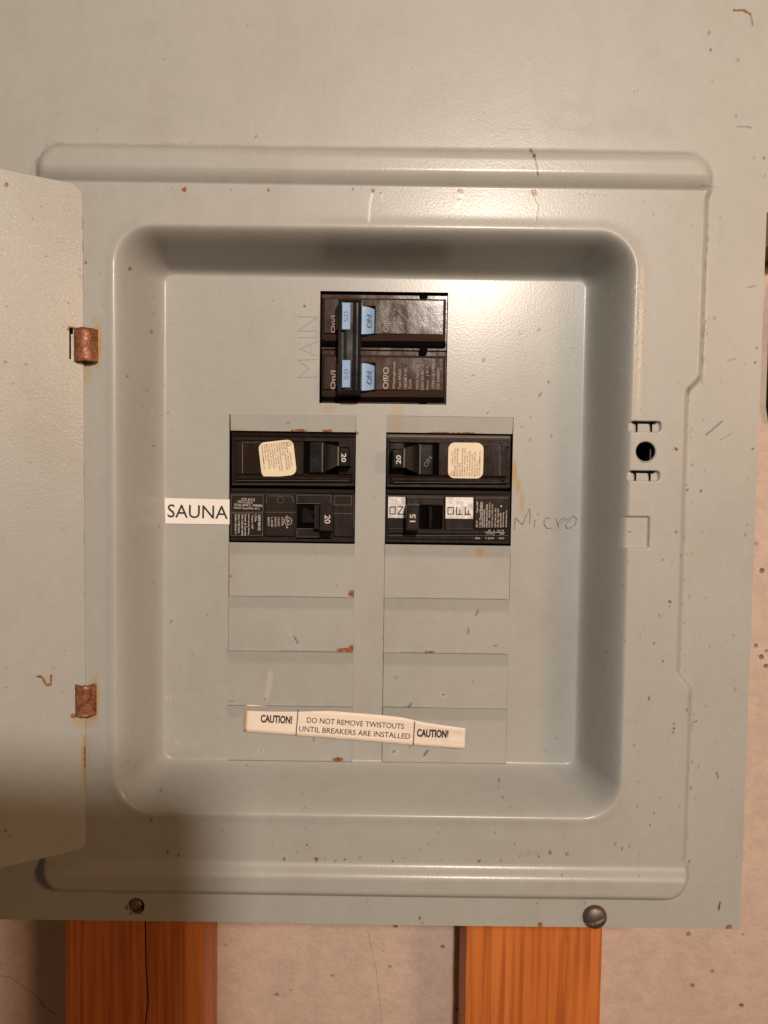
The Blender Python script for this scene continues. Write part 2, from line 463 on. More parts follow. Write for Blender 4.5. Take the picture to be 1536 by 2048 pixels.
for r in (OPEN_MAIN, OPEN_L, OPEN_R): keep &= ~((CX > r[0]) & (CX < r[1]) & (CZ > r[2]) & (CZ < r[3]))
VX, VZ = GX.copy(), GZ.copy()
for (c, rad) in CIRC:
    ins = np.hypot(CX - c.x, CZ - c.z) < rad
    keep &= ~ins
    near = np.zeros((nz, nx), bool); out = np.zeros((nz, nx), bool)
    for dj in (0, 1):
        for di in (0, 1):
            near[dj:nz - 1 + dj, di:nx - 1 + di] |= ins; out[dj:nz - 1 + dj, di:nx - 1 + di] |= ~ins
    bd = near & out; rr = np.hypot(GX - c.x, GZ - c.z)
    VX[bd] = c.x + (GX[bd] - c.x) / rr[bd] * rad; VZ[bd] = c.z + (GZ[bd] - c.z) / rr[bd] * rad
H = height(VX, VZ)
VY = -H
# ---- wear marks painted where they sit on the sheet
PXg, PYg = proj(VX, VY, VZ)
A = {k: np.zeros((nz, nx), 'f') for k in ('rust', 'dirt', 'chip', 'stain')}
def splat(A, PX, PY, at, x, y, rx, ry=None, s=1.0, rot=0.0, soft=.55):
    ry = ry or rx; mx = max(rx, ry) * 1.6
    msk = (np.abs(PX - x) < mx) & (np.abs(PY - y) < mx)
    if not msk.any(): return
    dx, dy = PX[msk] - x, PY[msk] - y; ca, sa = math.cos(R(rot)), math.sin(R(rot))
    q = np.hypot((dx * ca + dy * sa) / rx, (-dx * sa + dy * ca) / ry)
    q = q * (1 + .22 * np.sin(dx * 1.3 + x) * np.sin(dy * 1.1 + y))
    A[at][msk] = np.maximum(A[at][msk], s * smooth01((1 + soft - q) / (2 * soft)))
def streak(A, PX, PY, at, pts, wd, s=1.0, soft=.5):
    for (x0, y0), (x1, y1) in zip(pts[:-1], pts[1:]):
        ln = math.hypot(x1 - x0, y1 - y0); m2 = wd * 2 + 1
        msk = (PX > min(x0, x1) - m2) & (PX < max(x0, x1) + m2) & (PY > min(y0, y1) - m2) & (PY < max(y0, y1) + m2)
        if not msk.any(): continue
        dx, dy = PX[msk] - x0, PY[msk] - y0; t = np.clip((dx * (x1 - x0) + dy * (y1 - y0)) / ln ** 2, 0, 1)
        q = np.hypot(dx - t * (x1 - x0), dy - t * (y1 - y0)) / wd
        A[at][msk] = np.maximum(A[at][msk], s * smooth01((1 + soft - q) / (2 * soft)))
def sp(*a, **k): splat(A, PXg, PYg, *a, **k)
def sk(*a, **k): streak(A, PXg, PYg, *a, **k)
for (x, y, r, s) in [(345, 378, 4, .5), (369, 379, 6, .9), (463, 380, 3, .5), (537, 380, 6, .55), (706, 379, 4, .6), (746, 381, 5, .9), (762, 386, 3, .7),
        (921, 383, 8, .8), (918, 398, 5, .7), (1068, 385, 8, .95), (1062, 300, 5, .9), (1069, 311, 4, .9), (1056, 294, 3, .8), (1046, 335, 3, .7), (260, 537, 5, 1), (172, 525, 4, .6),
        (200, 548, 3, .5), (1352, 898, 5, .9), (1340, 1203, 4, .9), (1339, 1212, 3, .7), (1347, 1447, 4, .7), (1348, 1457, 3, .8), (1100, 1706, 5, .8), (1134, 1708, 5, .7), (1078, 1712, 4, .6), (1058, 1708, 4, .45), (1040, 1712, 4, .4),
        (840, 1836, 4, .8), (845, 1846, 3, .7), (1080, 1849, 6, .8), (1459, 1854, 6, 1), (568, 1718, 4, .9), (630, 1716, 4, .5), (1513, 695, 3, .8), (1511, 724, 4, .8), (1507, 848, 3, .7), (1506, 898, 3, .8),
        (258, 1815, 8, .8), (262, 1826, 6, .7), (258, 1802, 4, .6), (284, 1828, 6, .5), (1326, 1322, 3, .6), (150, 372, 2, .6), (88, 303, 3, .5), (80, 331, 3, .5), (713, 866, 5, .9), (596, 859, 9, .45), (650, 862, 8, .9), (1455, 1856, 4, 1), (609, 612, 3, 1)]:
    sp('rust', x, y, r * .85, r * random.uniform(.6, 1.0), s=s * .78, rot=random.uniform(0, 180))
for (x, y, rx, ry, s) in [(1005, 380, 7, 5, .5), (470, 856, 10, 4, .7), (596, 857, 16, 4, .7), (660, 818, 12, 8, .45), (795, 822, 12, 10, .5), (785, 845, 8, 14, .4), (1029, 945, 5, 22, .95), (1036, 972, 6, 14, .85), (1044, 1005, 5, 22, .55), (1049, 1040, 4, 16, .3),
        (188, 640, 6, 8, .4), (168, 742, 14, 30, .5), (168, 1440, 22, 16, .55), (1060, 1706, 30, 6, .3), (344, 1105, 4, 4, .0), (1384, 1107, 6, 4, .5), (175, 1500, 6, 30, .35), (195, 690, 8, 42, .95), (191, 1398, 7, 40, .95), (185, 1436, 10, 5, .8), (780, 600, 1, 1, 0)]:
    if s: sp('stain', x, y, rx, ry, s=s)
sk('rust', [(1468, 20), (1488, 21), (1500, 28)], 2.4, .8); sk('dirt', [(1500, 28), (1504, 40), (1505, 50)], 1.6, .6)
sk('dirt', [(1063, 302), (1070, 318), (1074, 335), (1076, 352)], 1.4, .75)
sk('dirt', [(1066, 390), (1076, 412), (1073, 440)], 1.5, .65); sk('chip', [(1064, 392), (1074, 413), (1071, 440)], 3.2, .4)
sk('chip', [(745, 388), (741, 405), (738, 442)], 2.4, .9); sk('chip', [(764, 386), (765, 400)], 1.8, .6); sk('chip', [(922, 392), (917, 412)], 5, .75); sk('chip', [(915, 412), (912, 416), (917, 440)], 1.2, .5)
for x in (1158, 1165, 1172, 1181, 1188, 1196, 1208): sp('chip', x, 387 + random.uniform(-3, 5), 2.4, s=.4); sp('dirt', x + 1, 387 + random.uniform(-2, 6), 1.5, s=.6)
sk('dirt', [(1412, 870), (1424, 860), (1444, 843)], 1.6, .6); sk('dirt', [(1440, 881), (1463, 867)], 1.0, .35)
sk('dirt', [(1475, 253), (1488, 253), (1502, 255)], 1.4, .55); sk('dirt', [(1012, 258), (1090, 258), (1168, 260)], .8, .16)
sk('dirt', [(1440, 1805), (1437, 1820)], 1.7, .95); sk('dirt', [(1433, 1545), (1436, 1556)], 1.6, .7)
sk('dirt', [(1494, 575), (1511, 572)], 1.4, .45); sk('dirt', [(1456, 722), (1472, 717)], 1.3, .4); sk('dirt', [(1400, 372), (1436, 374)], 1.0, .4)
# grime collected in the folds of the pressed edge
for i in range(34):
    y = random.uniform(385, 800); x = 1415 - (y - 400) * .031 + random.uniform(-2, 4) - (27 if y > 775 else 0)
    sp('dirt', x, y, random.uniform(1.0, 2.0), random.uniform(2, 9), s=random.uniform(.1, .45))
for i in range(30):
    y = random.uniform(800, 1700); x = 1405 - (y - 750) * .033 - (24 if y < 1350 else 0) + random.uniform(-5, 6)
    sp('dirt', x, y, random.uniform(1, 1.8), random.uniform(1.5, 4), s=random.uniform(.2, .6), rot=random.uniform(-20, 20))
for i in range(26):
    t = i / 25; sp('dirt', 78 + 420 * t, 284 + 5 * t + random.uniform(-1.5, 3), random.uniform(3, 9), 1.0, s=random.uniform(.08, .3))
for i in range(12):
    a = R(180 + 90 * i / 11); sp('dirt', 122 + 50 * math.cos(a) + random.uniform(-2, 4), 335 + 50 * math.sin(a) + random.uniform(-2, 3), 2.2, s=random.uniform(.12, .4))
for (x, y, r) in [(1108, 245, 30), (1180, 262, 22), (1240, 250, 34), (1290, 245, 30), (1320, 262, 22), (1265, 225, 30), (1150, 215, 26)]: sp('dirt', x, y, r, r * .5, s=.07, soft=.9)
SP = [(512, 273, 3), (193, 260, 2), (494, 53, 1.6), (330, 118, 2), (1418, 66, 4), (1421, 100, 3), (1476, 120, 3), (1472, 232, 3.5), (1275, 180, 1.5), (1424, 163, 1.5), (1429, 636, 3.6), (1418, 637, 2), (1410, 661, 3), (1413, 668, 2), (1410, 685, 2), (1530, 352, 3), (1508, 316, 2.2), (1528, 317, 3),
      (306, 595, 2.4), (308, 627, 2), (284, 661, 2), (303, 664, 4), (284, 815, 3), (308, 892, 2), (206, 611, 1.8), (212, 693, 1.8), (254, 753, 2.5), (296, 781, 2.5), (328, 770, 2), (336, 826, 2), (342, 1243, 4), (318, 1052, 3), (306, 1163, 2.4), (414, 1230, 2), (346, 858, 2), (325, 830, 1.8), (322, 1466, 1.6), (255, 1524, 2.4), (302, 1640, 4), (322, 1580, 3), (441, 1575, 2), (445, 1660, 2), (335, 1705, 4), (357, 1711, 3.6), (235, 1709, 2), (405, 1707, 2.4), (545, 1690, 2),
      (493, 1530, 2.4), (508, 1545, 2), (604, 1589, 2), (610, 1658, 2), (614, 1690, 3), (609, 1616, 1.6), (594, 1703, 1.8), (950, 556, 1.6), (1040, 667, 3.4), (1078, 660, 4), (1097, 764, 3), (975, 826, 2.2), (1061, 834, 2.4), (1043, 854, 1.8), (967, 720, 4), (942, 598, 4), (946, 750, 4), (1080, 790, 4), (1103, 872, 2.5), (1060, 880, 2), (1146, 697, 1.6),
      (1113, 1477, 2.2), (998, 1560, 3), (1020, 1637, 2), (997, 1573, 2), (1005, 1595, 3), (1021, 1612, 2.4), (1298, 1397, 3.4), (1268, 1491, 3), (1241, 1525, 2.2), (1277, 1563, 2.2), (1308, 1626, 3), (1300, 1650, 2), (1230, 1688, 4), (1244, 1697, 3), (1259, 1693, 3), (1346, 1465, 2.6), (1346, 1526, 2), (1320, 1595, 2), (1359, 1611, 2.4), (1397, 1532, 3), (1382, 1577, 3.4), (1374, 1420, 2.6), (1392, 1443, 2.6), (1278, 1751, 2), (1124, 1751, 2), (1276, 1723, 2), (990, 1665, 1.8), (876, 1665, 1.8), (1029, 1688, 2), (1378, 1723, 4), (1308, 1287, 3.6), (1250, 1281, 2), (1319, 1231, 3), (1325, 1120, 2.6), (1361, 1111, 2.6), (1340, 1066, 2), (1352, 1064, 3.6), (1467, 1270, 3), (1470, 1380, 3), (1420, 1292, 2), (1387, 1264, 2), (1379, 1194, 2.4), (1490, 1070, 3), (1494, 1050, 2), (1375, 980, 3), (1384, 930, 4), (1402, 982, 3), (1407, 839, 2), (1410, 942, 2), (1405, 1066, 2), (840, 1700, 1.8), (1073, 1807, 2), (1170, 1806, 3), (1100, 1700, 2), (620, 1696, 2.4), (630, 1717, 3), (650, 1717, 2.4), (720, 1716, 3), (880, 1720, 2.4), (430, 1760, 2)]
for (x, y, r) in SP:
    el = random.uniform(1, 2.1) if x > 900 else random.uniform(.9, 1.4)
    sp('dirt', x, y, r * .62, r * el * .75, s=random.uniform(.35, .8), rot=random.uniform(5, 40) if y < 1200 else random.uniform(-5, 25))
for i in range(150):
    x, y = random.choice([(random.uniform(1240, 1500), random.uniform(400, 1800)), (random.uniform(340, 1140), random.uniform(570, 1520)), (random.uniform(1180, 1480), random.uniform(400, 1750)), (random.uniform(60, 1500), random.uniform(10, 1840))])
    sp('dirt', x, y, random.uniform(.8, 1.5), random.uniform(1, 2.6), s=random.uniform(.2, .6), rot=random.uniform(-10, 40))
for (x, y) in [(356, 1484), (393, 1489), (502, 1502), (337, 1395), (1248, 690), (1249, 740)]:
    sp('chip', x, y, 6, 4, s=.35); sp('dirt', x, y, 2.0, 1.4, s=.6)
# blistered paint by the right bead
for i in range(60):
    y = random.uniform(565, 700) if i < 48 else random.uniform(700, 745); x = 1276 + random.gauss(0, 5)
    sp('chip', x, y, random.uniform(1.5, 3.2), s=random.uniform(.12, .4)); sp('dirt', x + 3, y + 1, 1.8, s=random.uniform(.15, .45))
for i in range(10): sp('rust', random.uniform(540, 1120), 1717 + random.uniform(-3, 6), random.uniform(2, 4), s=random.uniform(.3, .7))

idx = np.arange(nx * nz).reshape(nz, nx)
J, I = np.nonzero(keep)
quads = np.stack([idx[J, I], idx[J, I + 1], idx[J + 1, I + 1], idx[J + 1, I]], 1)
kp = np.pad(keep, 1)
verts = np.stack([VX, VY, VZ], -1).reshape(-1, 3)
sv, sf = [], []
def skirt(ia, ib, back):
    n0 = len(verts) + sum(len(q) for q in sv)
    pa, pb = verts[ia], verts[ib]; qa, qb = pa.copy(), pb.copy(); qa[:, 1] += back; qb[:, 1] += back
    k = len(ia); sv.append(np.concatenate([pa, pb, qb, qa]))
    a = n0 + np.arange(k); sf.append(np.stack([a, a + k, a + 2 * k, a + 3 * k], 1))
for j0 in (0,):
    dif = kp[1:, 1:-1] != kp[:-1, 1:-1]              # horizontal edges
    jj, ii = np.nonzero(dif); ia, ib = idx[jj, ii], idx[jj, ii + 1]
    skirt(ia, ib, np.where((jj == 0) | (jj == nz - 1), .010, .0014))
    dif = kp[1:-1, 1:] != kp[1:-1, :-1]
    jj, ii = np.nonzero(dif); ia, ib = idx[jj, ii], idx[jj + 1, ii]
    skirt(ia, ib, np.where((ii == 0) | (ii == nx - 1), .010, .0014))
allv = np.concatenate([verts] + sv); allf = np.concatenate([quads] + sf)
def np_mesh(name, v, f, nsmooth, attrs=None):
    me = bpy.data.meshes.new(name)
    me.vertices.add(len(v)); me.vertices.foreach_set('co', v.astype('f').ravel())
    me.loops.add(f.size); me.loops.foreach_set('vertex_index', f.astype('i').ravel())
    me.polygons.add(len(f)); me.polygons.foreach_set('loop_start', np.arange(0, f.size, 4, dtype='i'))
    sm = np.zeros(len(f), bool); sm[:nsmooth] = True
    me.update(calc_edges=True); me.polygons.foreach_set('use_smooth', sm)
    for k, a in (attrs or {}).items():
        at = me.attributes.new(k, 'FLOAT', 'POINT'); b = np.zeros(len(v), 'f'); b[:a.size] = a.ravel(); at.data.foreach_set('value', b)
    me.update(); return me
cover = obj('cover', np_mesh('cover', allv, allf, len(quads), A), PAINT, panel)
cover['label'] = 'pressed steel cover with a deep well, scratches and rust spots'

# stamped MAIN, reading upwards
mb = MB(); Yt = YF + .00002
for s in ([(596, 755), (634, 754)], [(596, 755), (619, 737), (596, 720)], [(596, 720), (634, 719)], [(634, 712), (600, 698), (634, 683)], [(623, 707), (623, 689)],
          [(598, 675), (634, 675)], [(597, 662), (634, 662)], [(597, 662), (634, 634)], [(597, 633), (634, 634)]): mb.stroke(s, 2.6, Yt, ridge=.00016)
mb.build('stamped_lettering', PAINT, cover)
# pencilled note
def q3(pts): return [(740 + x / 3.413, 820 + y / 3.413) for x, y in pts]
mb = MB(); Yt = YF - .0004
for s in ([(988, 815), (990, 770), (994, 738), (1012, 752), (1042, 782), (1066, 728), (1090, 676), (1096, 720), (1092, 772)], [(1128, 750), (1124, 800)], [(1149, 708), (1153, 716)],
          [(1230, 738), (1205, 738), (1190, 758), (1192, 785), (1212, 808), (1240, 804)], [(1272, 738), (1280, 770), (1288, 806)], [(1284, 790), (1300, 750), (1326, 736), (1330, 742)],
          [(1306, 772), (1350, 742), (1392, 722), (1412, 742), (1402, 780), (1372, 802), (1344, 806), (1336, 790), (1352, 760), (1378, 740)]): mb.stroke(q3(s), 1.7, Yt)
mb.build('pencil_note', PENCIL, cover)

# tabs above the two breaker columns and the twist-out plates below
def plate(name, x0, x1, y0, y1, h0, h1, band, mat_, seed, marks=()):
    """sheet plate whose top strip is bent forward; heights are metres towards the camera from the well floor"""
    r = rect_at(x0, y0, x1, y1, YF); nxp, nzp = 72, 34
    X, Z = np.meshgrid(np.linspace(r[0], r[1], nxp), np.linspace(r[3], r[2], nzp))
    t = (r[3] - Z) / (r[3] - r[2])
    hgt = np.where(t < band, h0 + (h1 - h0) * t / max(band, 1e-6), h1)
    hgt = hgt + .00006 * np.sin(X * 90 + seed) + .00005 * np.sin(Z * 160 + seed * 2)
    Y = YF - hgt; PX, PY = proj(X, Y, Z)
    At = {k: np.zeros(X.shape, 'f') for k in ('rust', 'dirt', 'chip', 'stain')}
    for (fn, args, kw) in marks: (splat if fn == 'sp' else streak)(At, PX, PY, *args, **kw)
    v = np.stack([X, Y, Z], -1).reshape(-1, 3); ix = np.arange(nxp * nzp).reshape(nzp, nxp)
    q = np.stack([ix[1:, :-1], ix[1:, 1:], ix[:-1, 1:], ix[:-1, :-1]], -1).reshape(-1, 4)
    vs, fs = [v], [q]; off = len(v)
    for row in (ix[0], ix[-1], ix[:, 0], ix[:, -1]):
        a, b = v[row[:-1]], v[row[1:]]; a2, b2 = a + (0, .0013, 0), b + (0, .0013, 0); k = len(a)
        vs.append(np.concatenate([a, b, b2, a2])); s0 = off + np.arange(k); fs.append(np.stack([s0, s0 + k, s0 + 2 * k, s0 + 3 * k], 1)); off += 4 * k
    return obj(name, np_mesh(name, np.concatenate(vs), np.concatenate(fs), len(q), At), mat_, panel)
plate('tab', 460.8, 713.2, 829.6, 862.5, .0, -.0009, .98, PAINT, 1, [('sp', ('stain', 475, 860, 16, 3), dict(s=.7)), ('sp', ('rust', 600, 861, 16, 3), dict(s=.8)), ('sp', ('rust', 655, 862, 10, 3), dict(s=.9)), ('sp', ('dirt', 576, 846, 5, 1.1), dict(s=.6, rot=-20))])
plate('tab', 772.6, 1026, 833.5, 866, .0, -.0009, .98, PAINT, 2, [('sp', ('stain', 790, 850, 14, 18), dict(s=.35)), ('sp', ('rust', 880, 866, 30, 2.5), dict(s=.7)), ('sp', ('rust', 930, 866, 30, 2), dict(s=.6))])
MK = {('L', 0): [('sp', ('rust', 704, 1187, 6, 7), dict(s=.95)), ('sp', ('stain', 466, 1095, 18, 26), dict(s=.22)), ('sp', ('stain', 466, 1165, 14, 26), dict(s=.22)), ('sk', ('dirt', [(460, 1193), (690, 1194)], 1.2), dict(s=.25)), ('sp', ('dirt', 462, 1152, 4, 1), dict(s=.7)), ('sp', ('dirt', 674, 1173, 1.8), dict(s=.7))],
      ('L', 1): [('sp', ('rust', 692, 1300, 17, 4), dict(s=1)), ('sp', ('rust', 703, 1297, 5, 7), dict(s=1)), ('sk', ('dirt', [(588, 1273), (595, 1285)], 1.8), dict(s=.75)), ('sk', ('chip', [(572, 1250), (602, 1300)], 1.6), dict(s=.25)), ('sk', ('dirt', [(560, 1302), (680, 1303)], 1.2), dict(s=.4))],
      ('L', 2): [('sk', ('chip', [(541, 1346), (538, 1375), (532, 1398)], 5), dict(s=.3)), ('sp', ('dirt', 530, 1399, 3, 1.6), dict(s=.8, rot=-40)), ('sp', ('dirt', 598, 1402, 1.4, 3), dict(s=.5)), ('sp', ('dirt', 462, 1403, 6, 1.4), dict(s=.35))],
      ('L', 3): [('sp', ('rust', 676, 1519, 11, 4), dict(s=.9)), ('sp', ('dirt', 522, 1501, 2.5), dict(s=.6)), ('sp', ('chip', 522, 1501, 6), dict(s=.25)), ('sp', ('dirt', 627, 1479, 1.5, 4), dict(s=.6))],
      ('R', 0): [('sp', ('stain', 960, 1104, 7, 9), dict(s=.75)), ('sk', ('dirt', [(790, 1197), (1010, 1199)], 1.2), dict(s=.3)), ('sk', ('stain', [(770, 1196), (1010, 1199)], 1.6), dict(s=.4))],
      ('R', 1): [('sk', ('dirt', [(957, 1220), (952, 1230)], 1.7), dict(s=.75)), ('sk', ('dirt', [(938, 1258), (935, 1268)], 1.6), dict(s=.6)), ('sp', ('dirt', 991, 1291, 2.4), dict(s=.7)), ('sp', ('rust', 858, 1304, 10, 3), dict(s=.65)), ('sk', ('dirt', [(800, 1304), (1010, 1307)], 1.5), dict(s=.45))],
      ('R', 2): [('sp', ('dirt', 887, 1390, 2.6), dict(s=.8)), ('sp', ('chip', 887, 1390, 8, 5), dict(s=.3)), ('sk', ('dirt', [(822, 1408), (816, 1414)], 2), dict(s=.8)), ('sp', ('dirt', 792, 1355, 3), dict(s=.35)), ('sp', ('dirt', 946, 1364, 1.6), dict(s=.6)), ('sk', ('dirt', [(770, 1415), (1000, 1420)], 1.6), dict(s=.5)), ('sk', ('rust', [(800, 1415), (900, 1418)], 1.6), dict(s=.4))],
      ('R', 3): [('sp', ('dirt', 788, 1503, 3.4), dict(s=.7)), ('sp', ('chip', 788, 1503, 8, 7), dict(s=.3)), ('sk', ('dirt', [(855, 1502), (848, 1510)], 2.2), dict(s=.8)), ('sp', ('dirt', 820, 1494, 3, 1.2), dict(s=.5)), ('sk', ('stain', [(900, 1528), (1010, 1530)], 2), dict(s=.5))]}
for r_ in range(4):
    y0 = [1086, 1193.8, 1303, 1412.2][r_]; y1 = [1193.4, 1302.6, 1411.8, 1521.4][r_]
    d = (y0 + y1) / 2; sh = -(d - 1176) * .0125
    plate('twistout', 457.3 + sh * .9 + .6, 708.4 + sh * 1.0, y0, y1, .0011, -.0002, .22, PAINT, r_ + 3, MK[('L', r_)])
    plate('twistout', 768.3 + sh + .4, 1019.1 + sh * 1.2, y0 + 4, y1 + 4, .0011, -.0002, .22, PAINT, r_ + 9, MK[('R', r_)])

# enclosure behind the cover (open at the front)
mb = MB(); ex0, ex1, ez0, ez1, ey0, ey1 = XL + .004, XR - .004, ZB + .003, ZT - .004, Y0 + .0101, .0965
mb.poly([(ex0, ey1, ez0), (ex1, ey1, ez0), (ex1, ey1, ez1), (ex0, ey1, ez1)])
for (a, b) in (((ex0, ez0), (ex1, ez0)), ((ex1, ez0), (ex1, ez1)), ((ex1, ez1), (ex0, ez1)), ((ex0, ez1), (ex0, ez0))):
    mb.poly([(a[0], ey0, a[1]), (b[0], ey0, b[1]), (b[0], ey1, b[1]), (a[0], ey1, a[1])])
mb.build('enclosure', BOXM, panel)

for (cx, cy, ww, hh) in SL:
    mb = MB(); mb.box(cx - 25, cy - hh / 2 + 1, cx + 22, cy - hh / 2 + 5.5, YP + .0011, YP + .0016, .00005)
    for dx in (-16.5, 12.5): mb.box(cx + dx - 1.2, cy - hh / 2 + 4, cx + dx + 1.2, cy + hh / 2 - 3, YP + .0006, YP + .0016, .00005)
    mb.build('slot_shade_strip', HOLE, cover)  # black strips stand in for shade under the pocket lip and in the slits
mb = MB(); mb.ring(1291, 903, 21.2, 3.0, YP + .00005, .00028, seg=32); mb.build('hole_rim', PAINT, cover)
# latch strip visible inside the round lock hole
mb = MB(); mb.box(1299.5, 884, 1303, 924, YP + .0035, YP + .005, .0003); mb.build('latch_strip', STEEL, panel)
mb = MB()
for (x, y, ww, hh) in ((1289, 853.5, 0, 0),): pass
# ---- screw at the lower right
def dome_screw(cx, cy, rpx, Y, dome, ang, name, m_):
    c = P(cx, cy, Y); k = K(Y); rad = rpx * k; mb = MB(); seg, rings = 40, 14
    ca, sa = math.cos(R(ang)), math.sin(R(ang))
    def pt(rr, a):
        x, z = rr * math.cos(a), rr * math.sin(a); hh = dome * math.sqrt(max(0, 1 - (rr / rad) ** 2)) ** .9
        s = -x * sa + z * ca + rad * .16
        if abs(s) < rad * .12: hh = min(hh, dome * .05)
        return (c.x + x, Y - hh, c.z + z)
    # polar-free grid so that the slot has crisp sides
    n = 64; g = np.linspace(-1, 1, n); ids = -np.ones((n, n), int)
    for j in range(n):
        for i in range(n):
            u_, v_ = g[i], g[j]
            x = u_ * math.sqrt(1 - v_ * v_ / 2) * rad; z = v_ * math.sqrt(1 - u_ * u_ / 2) * rad
            ids[j, i] = len(mb.v); mb.v.append(pt(math.hypot(x, z), math.atan2(z, x)))
    for j in range(n - 1):
        for i in range(n - 1): mb.f.append((ids[j, i], ids[j, i + 1], ids[j + 1, i + 1], ids[j + 1, i]))
    return mb.build(name, m_, panel, smooth=True)
dome_screw(272, 1814, 20, Y0 + .0030, .0020, 28, 'screw', plain('rusted_dark_screw', (.20, .13, .085), .5, .5, peel=.0001, pscale=900, var=.5, vscale=700))['label'] = 'sunken slotted screw in a rust-rimmed hole'
dome_screw(1189.5, 1833, 24.5, Y0 - .0003, .0032, 24, 'screw', STEEL)['label'] = 'dark round-headed slotted steel screw'
# ---- hinges
def hinge(x0, x1, y0, y1):
    Yh = YP - .0002; k = K(YP - .003); c = P((x0 + x1) / 2, (y0 + y1) / 2, YP - .003); rad = (x1 - x0) * k / 2; hh = (y1 - y0) * k / 2
    mb = MB(); seg, nzh = 22, 8; g = np.random.default_rng(int(y0))
    prof = [(math.sin(R(-96 + 192 * i / seg)), math.cos(R(-96 + 192 * i / seg))) for i in range(seg + 1)]
    nn = seg + 1
    for lay, rr in ((0, 1.0), (1, .80)):
        for j in range(nzh + 1):
            z = c.z - hh + 2 * hh * j / nzh
            for (a, b) in prof:
                jit = g.normal(0, .00004)
                endj = g.normal(0, .00016) if j in (0, nzh) else 0
                mb.v.append((c.x + a * rad * rr + jit, Yh - b * rad * 1.05 * rr + jit, z + endj))
    o1 = nn * (nzh + 1)
    for j in range(nzh):
        for i in range(seg):
            a = j * nn + i; mb.f.append((a, a + 1, a + nn + 1, a + nn)); mb.f.append((o1 + a, o1 + a + nn, o1 + a + nn + 1, o1 + a + 1))
    for j in (0, nzh):
        for i in range(seg):
            a = j * nn + i; mb.f.append((a, a + 1, o1 + a + 1, o1 + a))
    for i in (0, seg):
        for j in range(nzh):
            a = j * nn + i; mb.f.append((a, a + nn, o1 + a + nn, o1 + a))
    return mb.build('hinge', RUST, panel, smooth=True)
hinge(144, 191, 657, 722); hinge(145, 188.5, 1369, 1432)

# ---- the open door
DA = R(31.5)
hx = P(171, 1034, YP).x; zt_, zb_ = P(167, 373, YP).z, P(176, 1694, YP).z
DW = .255
du = lines(0, DW, .0006, [(.06, 1, .008)], [0, DW]); dz = lines(zb_, zt_, .0006, [], [zb_, zt_])
U_, Z_ = np.meshgrid(du, dz)
lift = .0006 * np.exp(-U_ / .004)                       # the hinge edge is rolled back a little
bend = .0011 * np.exp(-((U_ - .0285) / .004) ** 2) * smooth01((Z_ - (zt_ - .03)) / .03)
chz = .0034
cut = np.clip(1 - U_ / .0050, 0, 1) ** 2 * chz
cutb = np.clip(1 - U_ / .0026, 0, 1) ** 1.6 * .0022
Zd = np.where(Z_ > 0, np.minimum(Z_, zt_ - cut), np.maximum(Z_, zb_ + cutb))
Xd = hx - U_ * math.cos(DA) - lift * 0; Yd = YP - .0012 - U_ * math.sin(DA) + .00025 * np.sin(Zd * 40) * U_ / .05
PXd, PYd = proj(Xd, Yd, Zd)
Ad = {k: np.zeros(U_.shape, 'f') for k in ('rust', 'dirt', 'chip', 'stain')}
for (x0, y0, x1, y1) in ((74, 1353, 84, 1354), (84, 1354, 92, 1369), (92, 1369, 101, 1369), (101, 1369, 103, 1350)): streak(Ad, PXd, PYd, 'rust', [(x0, y0), (x1, y1)], 2.0, .85)
streak(Ad, PXd, PYd, 'dirt', [(72, 1352), (84, 1353)], 1.5, .5)
streak(Ad, PXd, PYd, 'stain', [(172, 1475), (169, 1500), (170, 1540), (173, 1575)], 5.5, .95); streak(Ad, PXd, PYd, 'rust', [(170, 1495), (171, 1535)], 3.0, .55)
streak(Ad, PXd, PYd, 'stain', [(174, 1575), (172, 1620)], 5, .3); splat(Ad, PXd, PYd, 'stain', 162, 1440, 16, 14, s=.55)
for (x, y, r, s) in ((12, 369, 4, .9), (160, 552, 4, .5), (139, 657, 5, .9), (146, 656, 4, .8), (146, 1432, 5, .8)): splat(Ad, PXd, PYd, 'rust', x, y, r, s=s)
for (x, y, r) in ((11, 724, 3), (52, 729, 3), (14, 1375, 2), (11, 1661, 3.4), (20, 1672, 3), (106, 1334, 2), (163, 1395, 2), (92, 513, 2), (137, 606, 2.4), (160, 540, 2)): splat(Ad, PXd, PYd, 'dirt', x, y, r, r * .7, s=.7)
for i in range(40): splat(Ad, PXd, PYd, 'dirt', random.uniform(0, 165), random.uniform(390, 1690), random.uniform(1, 2), s=random.uniform(.2, .55))
for i in range(26): splat(Ad, PXd, PYd, 'dirt', 167 + (1.0 * i / 26) * 9 + random.uniform(-2, 1), 400 + i * 49 + random.uniform(-20, 20), 1.6, random.uniform(3, 14), s=random.uniform(.2, .6))
nu, nzd = len(du), len(dz); vd = np.stack([Xd, Yd, Zd], -1).reshape(-1, 3); ix = np.arange(nu * nzd).reshape(nzd, nu)
q = np.stack([ix[:-1, :-1], ix[1:, :-1], ix[1:, 1:], ix[:-1, 1:]], -1).reshape(-1, 4)
nb = np.array((-math.sin(DA), math.cos(DA), 0)) * .0012                      # away from the painted inner face
vs, fs = [vd, vd + nb], [q, q[:, ::-1] + len(vd)]; off = 2 * len(vd)
for row in (ix[0], ix[-1], ix[:, 0], ix[:, -1]):
    a, b = vd[row[:-1]], vd[row[1:]]; k = len(a); vs.append(np.concatenate([a, b, b + nb, a + nb])); s0 = off + np.arange(k)
    fs.append(np.stack([s0, s0 + k, s0 + 2 * k, s0 + 3 * k], 1)); off += 4 * k
dr = obj('door', np_mesh('door', np.concatenate(vs), np.concatenate(fs), 2 * len(q), Ad), PAINT_DOOR, panel)
dr['label'] = 'open door folded back on rusty hinges, speckled glossy inside face'
